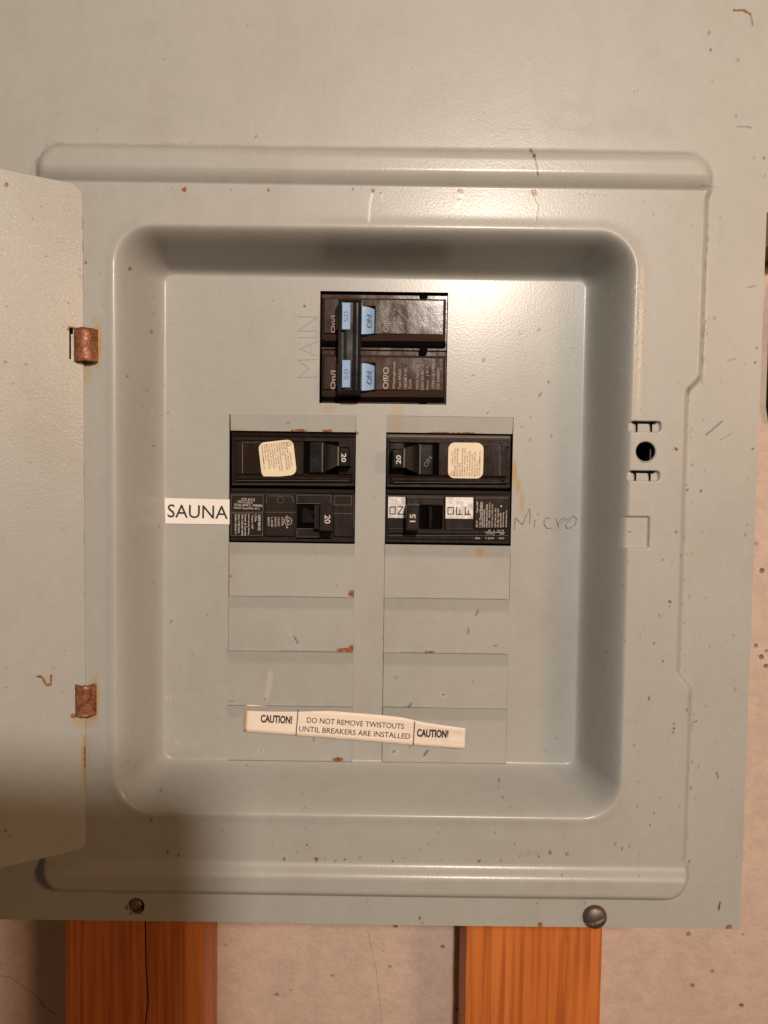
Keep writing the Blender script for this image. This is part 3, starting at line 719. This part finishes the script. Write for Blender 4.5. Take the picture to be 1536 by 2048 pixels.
# dark slots in the door beside the knuckles
mb = MB()
for (x0, y0, x1, y1) in ((138.5, 655, 142, 718), (140, 655, 146, 668)):
    pts = []
    for (x, y) in ((x0, y0), (x1, y0), (x1, y1), (x0, y1)):
        d = fw + rt * ((x - 768) / FPX) + up * ((1024 - y) / FPX)
        # ray meets the door plane
        nrm = Vector((math.sin(DA), -math.cos(DA), 0)); o0 = Vector((hx, YP - .0012, 0)) + nrm * .0001; cpos = Vector((0, -D, 0))
        t = (o0 - cpos).dot(nrm) / d.dot(nrm); pts.append(cpos + d * t)
    mb.poly(pts)
mb.build('hinge_slot', HOLE, dr)

# ================================================================== breakers
def breaker(cx, cy, label, group):
    return thing('circuit_breaker', P(cx, cy, .06), label, 'circuit breaker', group)
G = 'circuit breakers in the panel'
YB = .0200                                    # ledge level of the breaker cases

# ---------------- two-pole main breaker
b = breaker(768, 800, 'brown two-pole main breaker with joined black handle and blue ON markers', G)
mb = MB()
mb.box(644, 590, 896, 700.5, YB, .07, .0002); mb.box(644, 702, 895, 809, YB, .07, .0002)
mb.box(645, 596, 889.5, 691, .0178, YB + .001, .0012, taper=.0006); mb.box(644.5, 710, 889, 801, .0178, YB + .001, .0012, taper=.0006)
cs = mb.build('case', BROWN, b)
mb = MB(); mb.box(650, 599, 886, 668, .0158, .0185, .0003); mb.box(649, 714, 886, 780, .0158, .0185, .0003); mb.build('face_plate', BROWN, b)
for (y0, y1) in ((668.5, 681.5), (780.5, 793.5)):
    mb = MB(); k = K(.016)
    a, c_, d_, e_ = P(650, y0, .0159), P(886, y0 + 1, .0159), P(886, y1 + 1, .0172), P(650, y1, .0172)
    mb.poly([a, d_, e_ if False else d_, c_][:0] or [a, c_, d_, e_]); mb.poly([e_, d_, d_ + Vector((0, .002, 0)), e_ + Vector((0, .002, 0))])
    mb.build('bevel_strip', BROWN, b)
for (x, y) in ((847, 593), (847, 701), (846, 806)):
    mb = MB(); mb.disc(x, y, 8.2, YB - .0004 if y != 701 else .0168, .0205); mb.build('rivet_recess', HOLE, b)
mb = MB(); mb.box(644, 681, 890, 691.5, .01775, .0185, .0001); mb.box(643, 793.5, 889, 801, .01775, .0185, .0001); mb.build('face_shade_strip', HOLE, b)  # black strips laid on as the shade below each raised face
# handle tie
mb = MB(); YH = .0045
mb.box(676, 598, 722, 788, YH + .002, .0165, .0014); mb.box(688, 600, 721, 786, YH, YH + .003, .0012); mb.box(672, 612, 690, 660, .011, .0165, .0008); mb.box(673, 726, 690, 772, .011, .0165, .0008)
ha = mb.build('handle', BLACK, b)
mb = MB(); mb.box(705, 602, 712, 783, YH - .0009, YH + .001, .0008); mb.build('handle_ridge', BLACK, ha)
for (y0, y1, t) in ((605, 659, 0), (720, 775, 1)):
    mb = MB(); mb.box(684, y0, 700.5, y1, YH - .0009, YH + .002, .0002); win = mb.build('rating_window', BLUE, ha)
    mb = MB(); mb.text('50', 692.5, (y0 + y1) / 2 + 1, 21, 9.5, 90, YH - .00105, .0); mb.build('rating_number', BLUEINK, win)
for (y0, y1) in ((613.5, 668), (727, 781)):
    mb = MB(); n = 8; k = K(.0135)
    # curved indicator drum
    c = P(736, (y0 + y1) / 2, .0135); hw, hh = 12.5 * k, (y1 - y0) * k / 2
    for j in range(n + 1):
        a = -1 + 2 * j / n
        for s_ in (-1, 1): mb.v.append((c.x + a * hw, .0132 + .0022 * (a * .5 + .5) ** 2, c.z + s_ * (hh - .0009 * (a * .5 + .5) ** 2)))
    for j in range(n): mb.f.append((2 * j, 2 * j + 2, 2 * j + 3, 2 * j + 1))
    for s_ in (0, 1):
        i0 = len(mb.v)
        for j in range(n + 1): x_, y_, z_ = mb.v[2 * j + s_]; mb.v.append((x_, .0164, z_))
        for j in range(n): mb.f.append((2 * j + s_, 2 * j + 2 + s_, i0 + j + 1, i0 + j))
    ind = mb.build('on_indicator', BLUE, b)
    mb = MB(); mb.text('ON', 739.5, (y0 + y1) / 2 + .5, 25, 11, 90, .0129, .008); mb.build('indicator_lettering', BLUEINK, ind)
    mb = MB(); mb.box(722, y0 - 2, 751, y1 + 1.5, .01572, .0162, .00005); mb.build('indicator_window', HOLE, b)
Yt = .01570
def lineset(items, mat_, name, parent, rot, Y, bold=0.0):
    mb = MB()
    for it in items: mb.text(it[0], it[1], it[2], it[3], it[4], rot, Y, bold)
    return mb.build(name, mat_, parent)
# (text, centre x, centre y, length, cap height), reading upwards
lineset([('On/I', 666, 760, 37, 9.5)], FADED, 'lettering', b, 90, Yt, .012); lineset([('Off/O', 771.5, 756, 43, 11)], FADED, 'lettering', b, 90, Yt, .012)
lineset([('Westinghouse', 788.5, 751, 54, 6.6), ('Type BR250', 800, 758.5, 40, 6.2), ('120/240 V AC', 811, 756.5, 43, 5.8), ('Cu/Al', 820, 768, 18, 5.4), ('HACR Type', 834.5, 761, 34, 5.6), ('Listed Ckt Bkr', 844.5, 759.5, 40, 5.4), ('Issue   J 815', 855, 756, 46, 5.2),
         ('17361-3  MFD 1', 866.5, 748, 56, 5.0), ('CS 344077', 876.5, 757, 40, 5.0)], FADED2, 'rating_print', b, 90, Yt, .014)
mb = MB(); mb.ring(836.5, 731.5, 9.5, 1.3, Yt); mb.text('UL', 836.5, 731.5, 9, 7, 60, Yt); mb.build('certification_mark', FADED2, b)
lineset([('On/I', 666, 648.5, 34, 8.5)], FADED2, 'lettering', b, 90, Yt, .008); lineset([('Off/O', 771.5, 642, 43, 10)], FADED2, 'lettering', b, 90, Yt, .008)
lineset([('Common Trip', 788, 641, 48, 6)], FADED2, 'lettering', b, 90, Yt, .004)
mb = MB(); random.seed(3)
for s in ([(797, 622), (818, 645)], [(755, 640), (764, 664)], [(792, 655), (803, 665)], [(800, 652), (810, 663)], [(760, 620), (775, 628)], [(760, 650), (780, 612)], [(812, 612), (817, 622)], [(766, 660), (790, 640)], [(840, 640), (858, 646)]): mb.stroke(s, .9, Yt)
mb.build('scratch', GREYP, b)

# ---------------- moulded-edge helper
def outline(mb, x0, y0, x1, y1, Y, wd=1.3, ridge=.00012): mb.stroke([(x0, y0), (x1, y0), (x1, y1), (x0, y1)], wd, Y, ridge, closed=True)

STK = ['LISTED CKT', 'BREAKER 1 POLE UNIT', 'MODR CL/8X8/TYPE MP', 'HACR TYPE', 'INTERRUPTING RATING', '10,000A 120/240 VAC', 'CU ONLY  60/75 C', 'NO 14-8 AWG SOLID', 'TORQUE 25 LB-IN', 'MOUNT IN VERTICAL', 'SQUARE ONLY', 'CUTLER-HAMMER CO.']
def sticker(b, cx, cy, wpx, hpx, tilt, rot, Y):
    mb = MB(); mb.rrect(cx, cy, wpx, hpx, 13, Y, Y + .00012, R(tilt)); st = mb.build('paper_sticker', CREAM, b)
    mb = MB(); n = len(STK); up_ = 1 if rot > 0 else -1
    for i, t in enumerate(STK):
        ln = min(len(t) * 2.95, 56) if i else 28
        off = (-wpx / 2 + 8.5 + i * 4.95); al = (hpx / 2 - 4 - ln / 2) - (22 if i == 0 else 0)
        # local axes: text runs 'up' (+90) or 'down' (-90)
        lx, ly = up_ * off, -up_ * (al) if rot > 0 else up_ * al
        lx, ly = (off, al) if rot > 0 else (-off, -al)
        a = R(tilt); X = lx * math.cos(a) + ly * math.sin(a); Yy = -lx * math.sin(a) + ly * math.cos(a)
        mb.text(t, cx + X, cy + Yy, ln, 3.1, rot + tilt, Y - .00005, .012)
    lx, ly = (-wpx / 2 + 8, hpx / 2 - 9) if rot > 0 else (wpx / 2 - 8, -hpx / 2 + 9)
    a = R(tilt); mb.ring(cx + lx * math.cos(a) + ly * math.sin(a), cy - lx * math.sin(a) + ly * math.cos(a), 4.2, .8, Y - .00005, seg=12)
    mb.text('UL', cx + lx * math.cos(a) + ly * math.sin(a), cy - lx * math.sin(a) + ly * math.cos(a), 4.5, 3.2, rot, Y - .00005)
    mb.build('sticker_print', REDINK, st)

def old_breaker(x0, y0, mir, label, tilt, sdx):
    """old toggle breaker 248 x 108 px; u runs from the handle end; mir=+1 handle on the left"""
    b = breaker(x0 + 124, y0 + 104, label, G)
    def X(u): return x0 + u if mir > 0 else x0 + 248 - u
    def bx(mb, u0, v0, u1, v1, Yf, Yb, c=.0002, **k): mb.box(min(X(u0), X(u1)), y0 + v0, max(X(u0), X(u1)), y0 + v1, Yf, Yb, c, **k)
    mb = MB(); bx(mb, 0, 1, 248, 108, .0205, .07, .0004)
    # raised frame around the toggle opening
    bx(mb, 6, 11, 240, 18, .0182, .021); bx(mb, 6, 84, 240, 100, .0182, .021, .0012); bx(mb, 6, 18, 34, 84, .0182, .021); bx(mb, 104, 18, 240, 84, .0182, .021)
    bx(mb, 10, 88, 238, 95, .0178, .0184, .0004)
    mb.build('case', DKBROWN, b)
    mb = MB(); bx(mb, 0, 2, 248, 10, .0196, .021, .0008); mb.build('top_ledge', GREYP if mir > 0 else DKBROWN, b)
    mb = MB(); bx(mb, 34.5, 18.5, 103.5, 83.5, .0204, .0206, .00001); mb.build('toggle_opening', HOLE, b)
    mb = MB(); bx(mb, 62, 20, 92, 82, .0172, .0206, .0006); tg = mb.build('toggle', BLACK, b)
    mb = MB(); bx(mb, 65, 21, 68, 80, .0167, .0174, .0004); mb.build('toggle_ridge', GREYP, tg)
    if mir > 0:
        mb = MB(); mb.text('ON', X(82), y0 + 55, 22, 9, 62, .01715, -.01); mb.build('moulded_lettering', GREYP, tg)
    # wedge-shaped handle rising towards the rating block
    mb = MB(); Yh = .0085
    a0, a1 = X(34), X(63)
    p = [P(a0, y0 + 28, Yh), P(a1, y0 + 22, .0172), P(a1, y0 + 80, .0172), P(a0, y0 + 66, Yh)]
    mb.poly(p); mb.poly([p[0], P(a0, y0 + 28, .02), P(a1, y0 + 22, .02), p[1]]); mb.poly([p[3], p[2], P(a1, y0 + 80, .02), P(a0, y0 + 66, .02)])
    bx(mb, 12, 29, 34, 67, Yh, .0185, .0007, taper=.0004)
    hd = mb.build('handle', BLACK, b)
    mb = MB(); bx(mb, 33, 29, 36.5, 67, Yh - .0002, Yh + .001, .0003); mb.build('handle_edge', GREYP, hd)
    mb = MB(); mb.text('20', X(23.5), y0 + 51, 17.5, 9.6, 90 * mir, Yh - .0001, .02); mb.build('rating_number', WHITE, hd)
    mb = MB(); mb.stroke([(X(226), y0 + 22), (X(226), y0 + 82)], 1.4, .01815, .0001); mb.stroke([(X(190), y0 + 20), (X(226), y0 + 20)], 1.0, .01815, .0001); mb.stroke([(X(14), y0 + 97), (X(238), y0 + 97)], 1.0, .0181, .0001)
    mb.stroke([(X(2), y0 + 104), (X(246), y0 + 104)], 1.0, .0204, .0001); mb.build('moulded_edge', GREYP, b)
    sticker(b, X(158) + sdx, y0 + 53, 70, 71, tilt, 90 * mir, .0180)
    return b
l1 = old_breaker(463, 864.5, -1, 'dark brown single breaker with tilted cream sticker, above the SAUNA row breaker', 7, 2)
r1 = old_breaker(773.5, 868, 1, 'dark brown single breaker with upright cream sticker, top of right column', 0, 0)
mb = MB(); mb.box(1003, 886, 1019, 893, .0178, .0186, .0003); mb.box(1001, 959, 1018, 966, .0178, .0186, .0003); mb.build('clip_edge', BROWN, r1)

# ---------------- breaker in the SAUNA row
b = breaker(585, 1080, 'black single breaker numbered 20 beside the SAUNA label', G)
mb = MB(); mb.box(460.5, 978, 709.5, 1083.5, .0200, .07, .0003)
mb.box(461, 990, 527, 1072, .0183, .0205, .0004); mb.box(530, 990, 590, 1073, .0185, .0205, .0004); mb.box(592.5, 990, 665, 1008, .0181, .0205, .0005); mb.box(592.5, 1057, 640, 1075, .0181, .0205, .0005); mb.box(667, 991, 705, 1074, .0187, .0205, .0004)
mb.build('case', BLACKB, b)
mb = MB(); mb.box(461, 979, 709, 987.5, .0190, .0205, .0008); mb.build('top_ledge', BLACKB, b)
mb = MB(); mb.box(593.5, 1008, 640, 1057, .0199, .0202, .00001); mb.box(592, 1075, 664, 1078, .0199, .0202, .00001); mb.build('toggle_opening', HOLE, b)
mb = MB(); mb.box(604, 1021, 634, 1046, .0150, .0202, .0022); mb.box(601, 1015, 618, 1050, .0185, .0202, .0008); hd = mb.build('handle', BLACK, b)
mb = MB(); mb.box(640, 1007, 664.5, 1062, .0085, .0190, .0008); mb.box(628, 1010, 642, 1058, .0120, .0195, .0012); bl = mb.build('rating_block', BLACKB, b)
mb = MB(); mb.text('20', 655, 1038.5, 17, 11.5, -90, .00838, .012); mb.build('rating_number', WHITE, bl)
mb = MB(); Yr = .0182
outline(mb, 462, 990.5, 526, 1024.5, Yr, 1.2); outline(mb, 462, 1026.5, 525, 1071.5, Yr, 1.2); mb.stroke([(532, 1006), (533, 992), (583, 992), (587, 1004)], 1.5, .0184, .0002); mb.stroke([(531, 1024.5), (592, 1025)], 1.4, .0184, .0002)
mb.ring(561, 1000, 6.5, 1.3, .0184, .0002, seg=16); outline(mb, 593.5, 990.5, 662, 1007, .0180, 1.2); outline(mb, 594, 1057.5, 638, 1074, .0180, 1.1); outline(mb, 668.5, 992, 703, 1010, .0186, 1.5, .0002); mb.stroke([(667, 1027), (705, 1027.5)], 1.5, .0186, .0002); mb.stroke([(707.5, 986), (707.5, 1054)], 1.6, .0199, .0002)
mb.stroke([(462, 987.8), (708, 987.8)], .9, .01995, .0001); mb.build('moulded_edge', GREYP, b)
Yt = .01818
lineset([('AWG  #14-10', 496, 998, 27, 3.6), ('14-8 Cu and Al', 490, 1004.8, 30, 3.6), ('CU-AL 60/75 C  WIRE/FIL.', 497.5, 1010.5, 58, 4.6), ('HACR Type,SWD, 40 C', 493.5, 1017, 51, 4.6)], WHITE, 'wire_print', b, -1.5, Yt, .010)
mb = MB(); mb.stroke([(476, 1001.2), (510, 1001.8)], .7, Yt); mb.stroke([(497.5, 999), (497.5, 1008)], .7, Yt); mb.build('print_rule', WHITE, b)
lineset([('SIEMENS', 518.5, 1045.5, 31, 5), ('1 Pole', 511.5, 1036, 14, 4), ('Type QP', 504.5, 1044, 29, 4), ('Interrupting Rating', 497.5, 1048.5, 41, 3.8), ('Power & Current', 491, 1050, 43, 3.8), ('MAX 120/240V AMPS', 484.5, 1050, 42, 3.8), ('10kA TYPE MAX.', 477.5, 1048, 39, 3.8), ('10,000 120/240 V~', 471, 1049.5, 42, 3.8)], WHITE, 'rating_print', b, -90, Yt, .012)
lineset([('LISTED', 565, 1043, 17, 3.8), ('C.B./ENC.', 557.5, 1044, 19, 3.8), ('ISSUE NO.', 551, 1044, 20, 3.8), ('L-6538', 544, 1044, 19, 3.8), ('E89919', 537, 1043, 17, 3.8)], WHITE, 'listing_print', b, -90, .01838, .0)
mb = MB(); mb.ring(576, 1042, 7.4, 1.6, .01838); mb.text('UL', 576, 1042, 8, 6, -60, .01838, .02); mb.text('c', 573.5, 1033, 3.4, 3.6, -90, .01838); mb.text('us', 574, 1054, 5, 3.6, -90, .01838); mb.build('certification_mark', WHITE, b)

# ---------------- breaker in the Micro row
b = breaker(895, 1083, 'black single breaker numbered 15 with silver ON and OFF labels', G)
mb = MB(); mb.box(770.5, 981, 1020.5, 1086.5, .0200, .07, .0003)
mb.box(774, 993, 811, 1056, .0185, .0205, .0004); mb.box(813, 994, 888, 1011, .0183, .0205, .0005); mb.box(884.5, 1011, 889, 1062, .0183, .0205, .0003); mb.box(890, 993, 947, 1057.5, .0184, .0205, .0004); mb.box(949, 995, 1017, 1058, .0184, .0205, .0004); mb.box(774, 1058.5, 1017, 1070, .0185, .0205, .0008); mb.box(774, 1071, 1015, 1080, .0192, .0205, .0006)
mb.build('case', BLACKB, b)
mb = MB(); mb.box(772, 982.5, 1019, 991.5, .0188, .0205, .0010); mb.build('top_ledge', BLACKB, b)
mb = MB(); mb.box(838, 1011, 884.5, 1058, .0199, .0202, .00001); mb.build('toggle_opening', HOLE, b)
mb = MB(); mb.box(855.5, 1013, 864.5, 1056, .0170, .0202, .0008); mb.build('toggle', BLACK, b)
mb = MB(); mb.box(813, 1011, 838.5, 1061, .0085, .0190, .0009, taper=.0004); bl = mb.build('rating_block', BLACKB, b)
mb = MB(); mb.text('15', 825.5, 1036, 16, 11.5, 90, .00838, .012); mb.build('rating_number', WHITE, bl)
mb = MB(); mb.box(776, 993.5, 810.5, 1036, .01835, .0186, .00005); s1 = mb.build('on_label', SILVER, b)
mb = MB(); mb.box(891, 994.5, 946.5, 1037.5, .01825, .0185, .00005); s2 = mb.build('off_label', SILVER, b)
mb = MB(); Yl = .01828
outline(mb, 780, 1014, 790.5, 1028, Yl, 2.0, 0); mb.stroke([(795.5, 1013.5), (806, 1013.5), (796, 1028.5), (808.5, 1028.5)], 2.1, Yl); mb.build('lettering', INK, s1)
mb = MB(); Yl = .01818
outline(mb, 896, 1015, 907, 1028, Yl, 2.0, 0)
for xo in (913, 930.5): mb.stroke([(xo, 1014.5), (xo, 1028.8), (xo + 11, 1029)], 2.1, Yl); mb.stroke([(xo + 6.5, 1028.5), (xo + 6.5, 1020)], 2.0, Yl)
mb.build('lettering', INK, s2)
Yt = .01828
lineset([('B115         Type QP', 954.5, 1028.5, 51, 4.2), ('1 S.E. Circuit Breaker', 961, 1029, 51, 4.2), ('Interrupting Rating', 968.5, 1036.5, 36, 3.6), ('MAX RMS SYM AMPS', 973.8, 1031.5, 46, 3.4), ('10,000   120/240 V A.C.', 979.2, 1029.5, 50, 3.4), ('HACR Type, SWD, 40 C', 984.8, 1031.5, 46, 3.4), ('Und. Lab. Inc. List.', 990.4, 1035, 39, 3.4), ('Ckt. Bkr. 1 Pole Unit', 995.8, 1036, 37, 3.4), ('Issue MG 6787', 1001.2, 1040, 29, 3.4), ('Siemens Energy', 1006.6, 1039, 30, 3.4), ('& Automation, Inc.', 1012.6, 1037, 34, 3.4)], WHITE, 'rating_print', b, 90, Yt, .012)
mb = MB(); mb.stroke([(965, 1004), (965, 1054)], .8, Yt); mb.disc(1002.5, 1012.5, 1.7, Yt, Yt + .00003, 8); mb.build('print_rule', WHITE, b)
lineset([('AL 14C', 1001, 1061.3, 14, 3.6), ('20', 979, 1061.3, 5, 3.6), ('AWG', 1004, 1067.5, 9, 3.6), ('14-12', 978.5, 1067.3, 12, 3.6)], WHITE, 'wire_print', b, 180, .01838, .0)
lineset([('CU/AL', 1002.5, 1076.8, 11, 3.6), ('60/75 C', 979, 1076.5, 17, 3.6), ('WIRE', 955.5, 1076.5, 10, 3.6)], WHITE, 'wire_print', b, 180, .01905, .0)
mb = MB(); mb.stroke([(970, 1064.2), (1009, 1064.6)], .7, .01838); mb.stroke([(988, 1060), (988, 1071)], .7, .01838); mb.build('wire_print_rule', WHITE, b)
mb = MB(); mb.stroke([(776, 1056.5), (808, 1056.8)], 1.1, .0184, .0001); mb.stroke([(776, 1070.6), (1016, 1071.5)], 1.2, .0184, .0001); mb.stroke([(814, 994.5), (887, 995)], 1.6, .01825, .0002); mb.stroke([(950, 995.8), (1016, 996.2)], 1.8, .01835, .0002); mb.stroke([(893, 1057.6), (945, 1057.9)], 1.0, .01835, .0001); mb.stroke([(773, 991.8), (1018, 992.5)], 1.0, .0190, .0001)
mb.build('moulded_edge', GREYP, b)

# ================================================================== labels stuck on the cover
Ys = YF - .0005
mb = MB(); c4 = [P(329, 996, Ys), P(459, 999, Ys - .0001), P(459, 1049, Ys - .0001), P(331, 1047, Ys)]
mb.poly(c4); bk = [p + Vector((0, .00015, 0)) for p in c4]
for i in range(4): mb.poly([c4[i], bk[i], bk[(i + 1) % 4], c4[(i + 1) % 4]])
lab = mb.build('name_label', LABELW)
tag(lab, 'white printed SAUNA label stuck left of the lower left breaker', 'label')
mb = MB(); mb.text('SAUNA', 395.5, 1023.3, 121, 26.5, -.9, Ys - .00018, .004); mb.build('lettering', INK, lab)

# caution strip: curved paper, right end lifting at its top edge
top = [(491, 1409), (595, 1416.5), (700, 1425), (770, 1431), (805, 1435), (845, 1444.5), (880, 1450), (931, 1457)]
bot = [(488, 1463.5), (590, 1471), (690, 1479), (760, 1484.5), (800, 1488.5), (840, 1492), (880, 1495), (929, 1498)]
lift = [0, 0, .0001, .0003, .0010, .0024, .0030, .0030]
def cat(t, arr):
    q = np.linspace(0, 1, len(arr)); a = np.array(arr, float)
    return np.interp(t, q, a) if a.ndim == 1 else np.array([np.interp(t, q, a[:, i]) for i in range(2)])
nxs, nys = 60, 8; sv_, st_ = [], []
xs_t = [((x - 491) / 440) for x, _ in top]
def edge(arr, x_t):
    a = np.array(arr); return np.array([np.interp(x_t, xs_t, a[:, 0]), np.interp(x_t, xs_t, a[:, 1])])
for j in range(nys):
    v_ = j / (nys - 1)
    for i in range(nxs):
        t = i / (nxs - 1); p = edge(top, t) * (1 - v_) + edge(bot, t) * v_
        lf = np.interp(t, xs_t, lift) * (1 - v_) ** 1.3
        if t > .90 and v_ > .55: lf += .0005 * (t > .902)
        q = P(p[0], p[1], Ys - .0001 - lf); sv_.append(tuple(q)); st_.append(max(0, 1 - t * 55) * .9 + max(0, .12 - abs(t - .40)) * 0)
fq = [(j * nxs + i, j * nxs + nxs + i, j * nxs + nxs + i + 1, j * nxs + i + 1) for j in range(nys - 1) for i in range(nxs - 1)]
me = np_mesh('caution_sticker', np.array(sv_), np.array(fq), len(fq), {'stain': np.array(st_, 'f')})
cau = obj('caution_sticker', me, PAPER)
so = cau.modifiers.new('thickness', 'SOLIDIFY'); so.thickness = .00012; so.offset = -1
tag(cau, 'cream CAUTION strip telling not to remove twistouts, peeling at its right end', 'sticker')
def on_strip(px, py):
    t = (px - 491) / 440; a, b_ = edge(top, t), edge(bot, t); v_ = np.clip((py - a[1]) / (b_[1] - a[1]), 0, 1)
    lf = np.interp(t, xs_t, lift) * (1 - v_) ** 1.3 + (.0005 if t > .90 and v_ > .55 else 0)
    return P(px, py, Ys - .00035 - lf)
def strip_text(mb, t, cx, cy, ln, hh, slope, bold):
    vs, fs = glyphs(t, bold); x0, x1, y0, y1 = vs[:, 0].min(), vs[:, 0].max(), vs[:, 1].min(), vs[:, 1].max(); i0 = len(mb.v)
    for p_ in vs:
        u_, w_ = (p_[0] - (x0 + x1) / 2) / (x1 - x0) * ln, (p_[1] - (y0 + y1) / 2) / (y1 - y0) * hh
        mb.v.append(tuple(on_strip(cx + u_ + w_ * slope, cy - w_ + u_ * slope)))
    mb.f += [tuple(i0 + j for j in f) for f in fs]
mb = MB(); strip_text(mb, 'CAUTION!', 553, 1438.5, 63, 16, .05, .035); mb.build('lettering', INK, cau)
mb = MB(); strip_text(mb, 'DO NOT REMOVE TWISTOUTS', 711, 1446.5, 194, 10.8, .068, .0); strip_text(mb, 'UNTIL BREAKERS ARE INSTALLED', 709.5, 1465, 222, 10.8, .070, .0); mb.build('lettering', INK, cau)
mb = MB(); strip_text(mb, 'CAUTION!', 865.5, 1467, 63, 16, .045, .035); mb.build('lettering', INK, cau)
for (xa, ya, xb, yb_) in ((596.5, 1417.5, 592, 1471), (829.5, 1443, 826.5, 1491)):
    mb = MB(); pts = [on_strip(xa + (xb - xa) * q_, ya + (yb_ - ya) * q_) for q_ in (0, .25, .5, .75, 1)]
    for a_, b_ in zip(pts[:-1], pts[1:]):
        n_ = Vector((.9 * K(Ys), 0, 0)); mb.poly([a_ - n_, a_ + n_, b_ + n_, b_ - n_])
    mb.build('rule_line', INK, cau)

# ================================================================== the phone that takes the picture (its shadow falls on the lower left)
yb = -.3465
corner = LAMP + (P(440, 1550, Y0) - LAMP) * ((LAMP.y - yb) / (LAMP.y - Y0))
mb = MB(); x1, z1 = corner.x, corner.z; x0, z0 = x1 - .078, z1 - .160
n = 8; pts = []
for (sx, sz, a0) in ((x1, z1, 0), (x0, z1, 90), (x0, z0, 180), (x1, z0, 270)):
    r_ = .011; cxp = sx - r_ if sx == x1 else sx + r_; czp = sz - r_ if sz == z1 else sz + r_
    for q_ in range(n + 1): a = R(a0 + 90 * q_ / n); pts.append((cxp + r_ * math.cos(a), czp + r_ * math.sin(a)))
k = len(pts)
for Y in (yb, yb - .008): mb.v += [(x, Y, z) for x, z in pts]
mb.f.append(tuple(range(k))); mb.f.append(tuple(range(2 * k - 1, k - 1, -1))); mb.f += [(i, i + k, (i + 1) % k + k, (i + 1) % k) for i in range(k)]
ph = mb.build('smartphone', plain('black_phone_back', (.02, .02, .022), .4))
tag(ph, 'dark smartphone taking the picture, seen only by its shadow at lower left', 'phone')
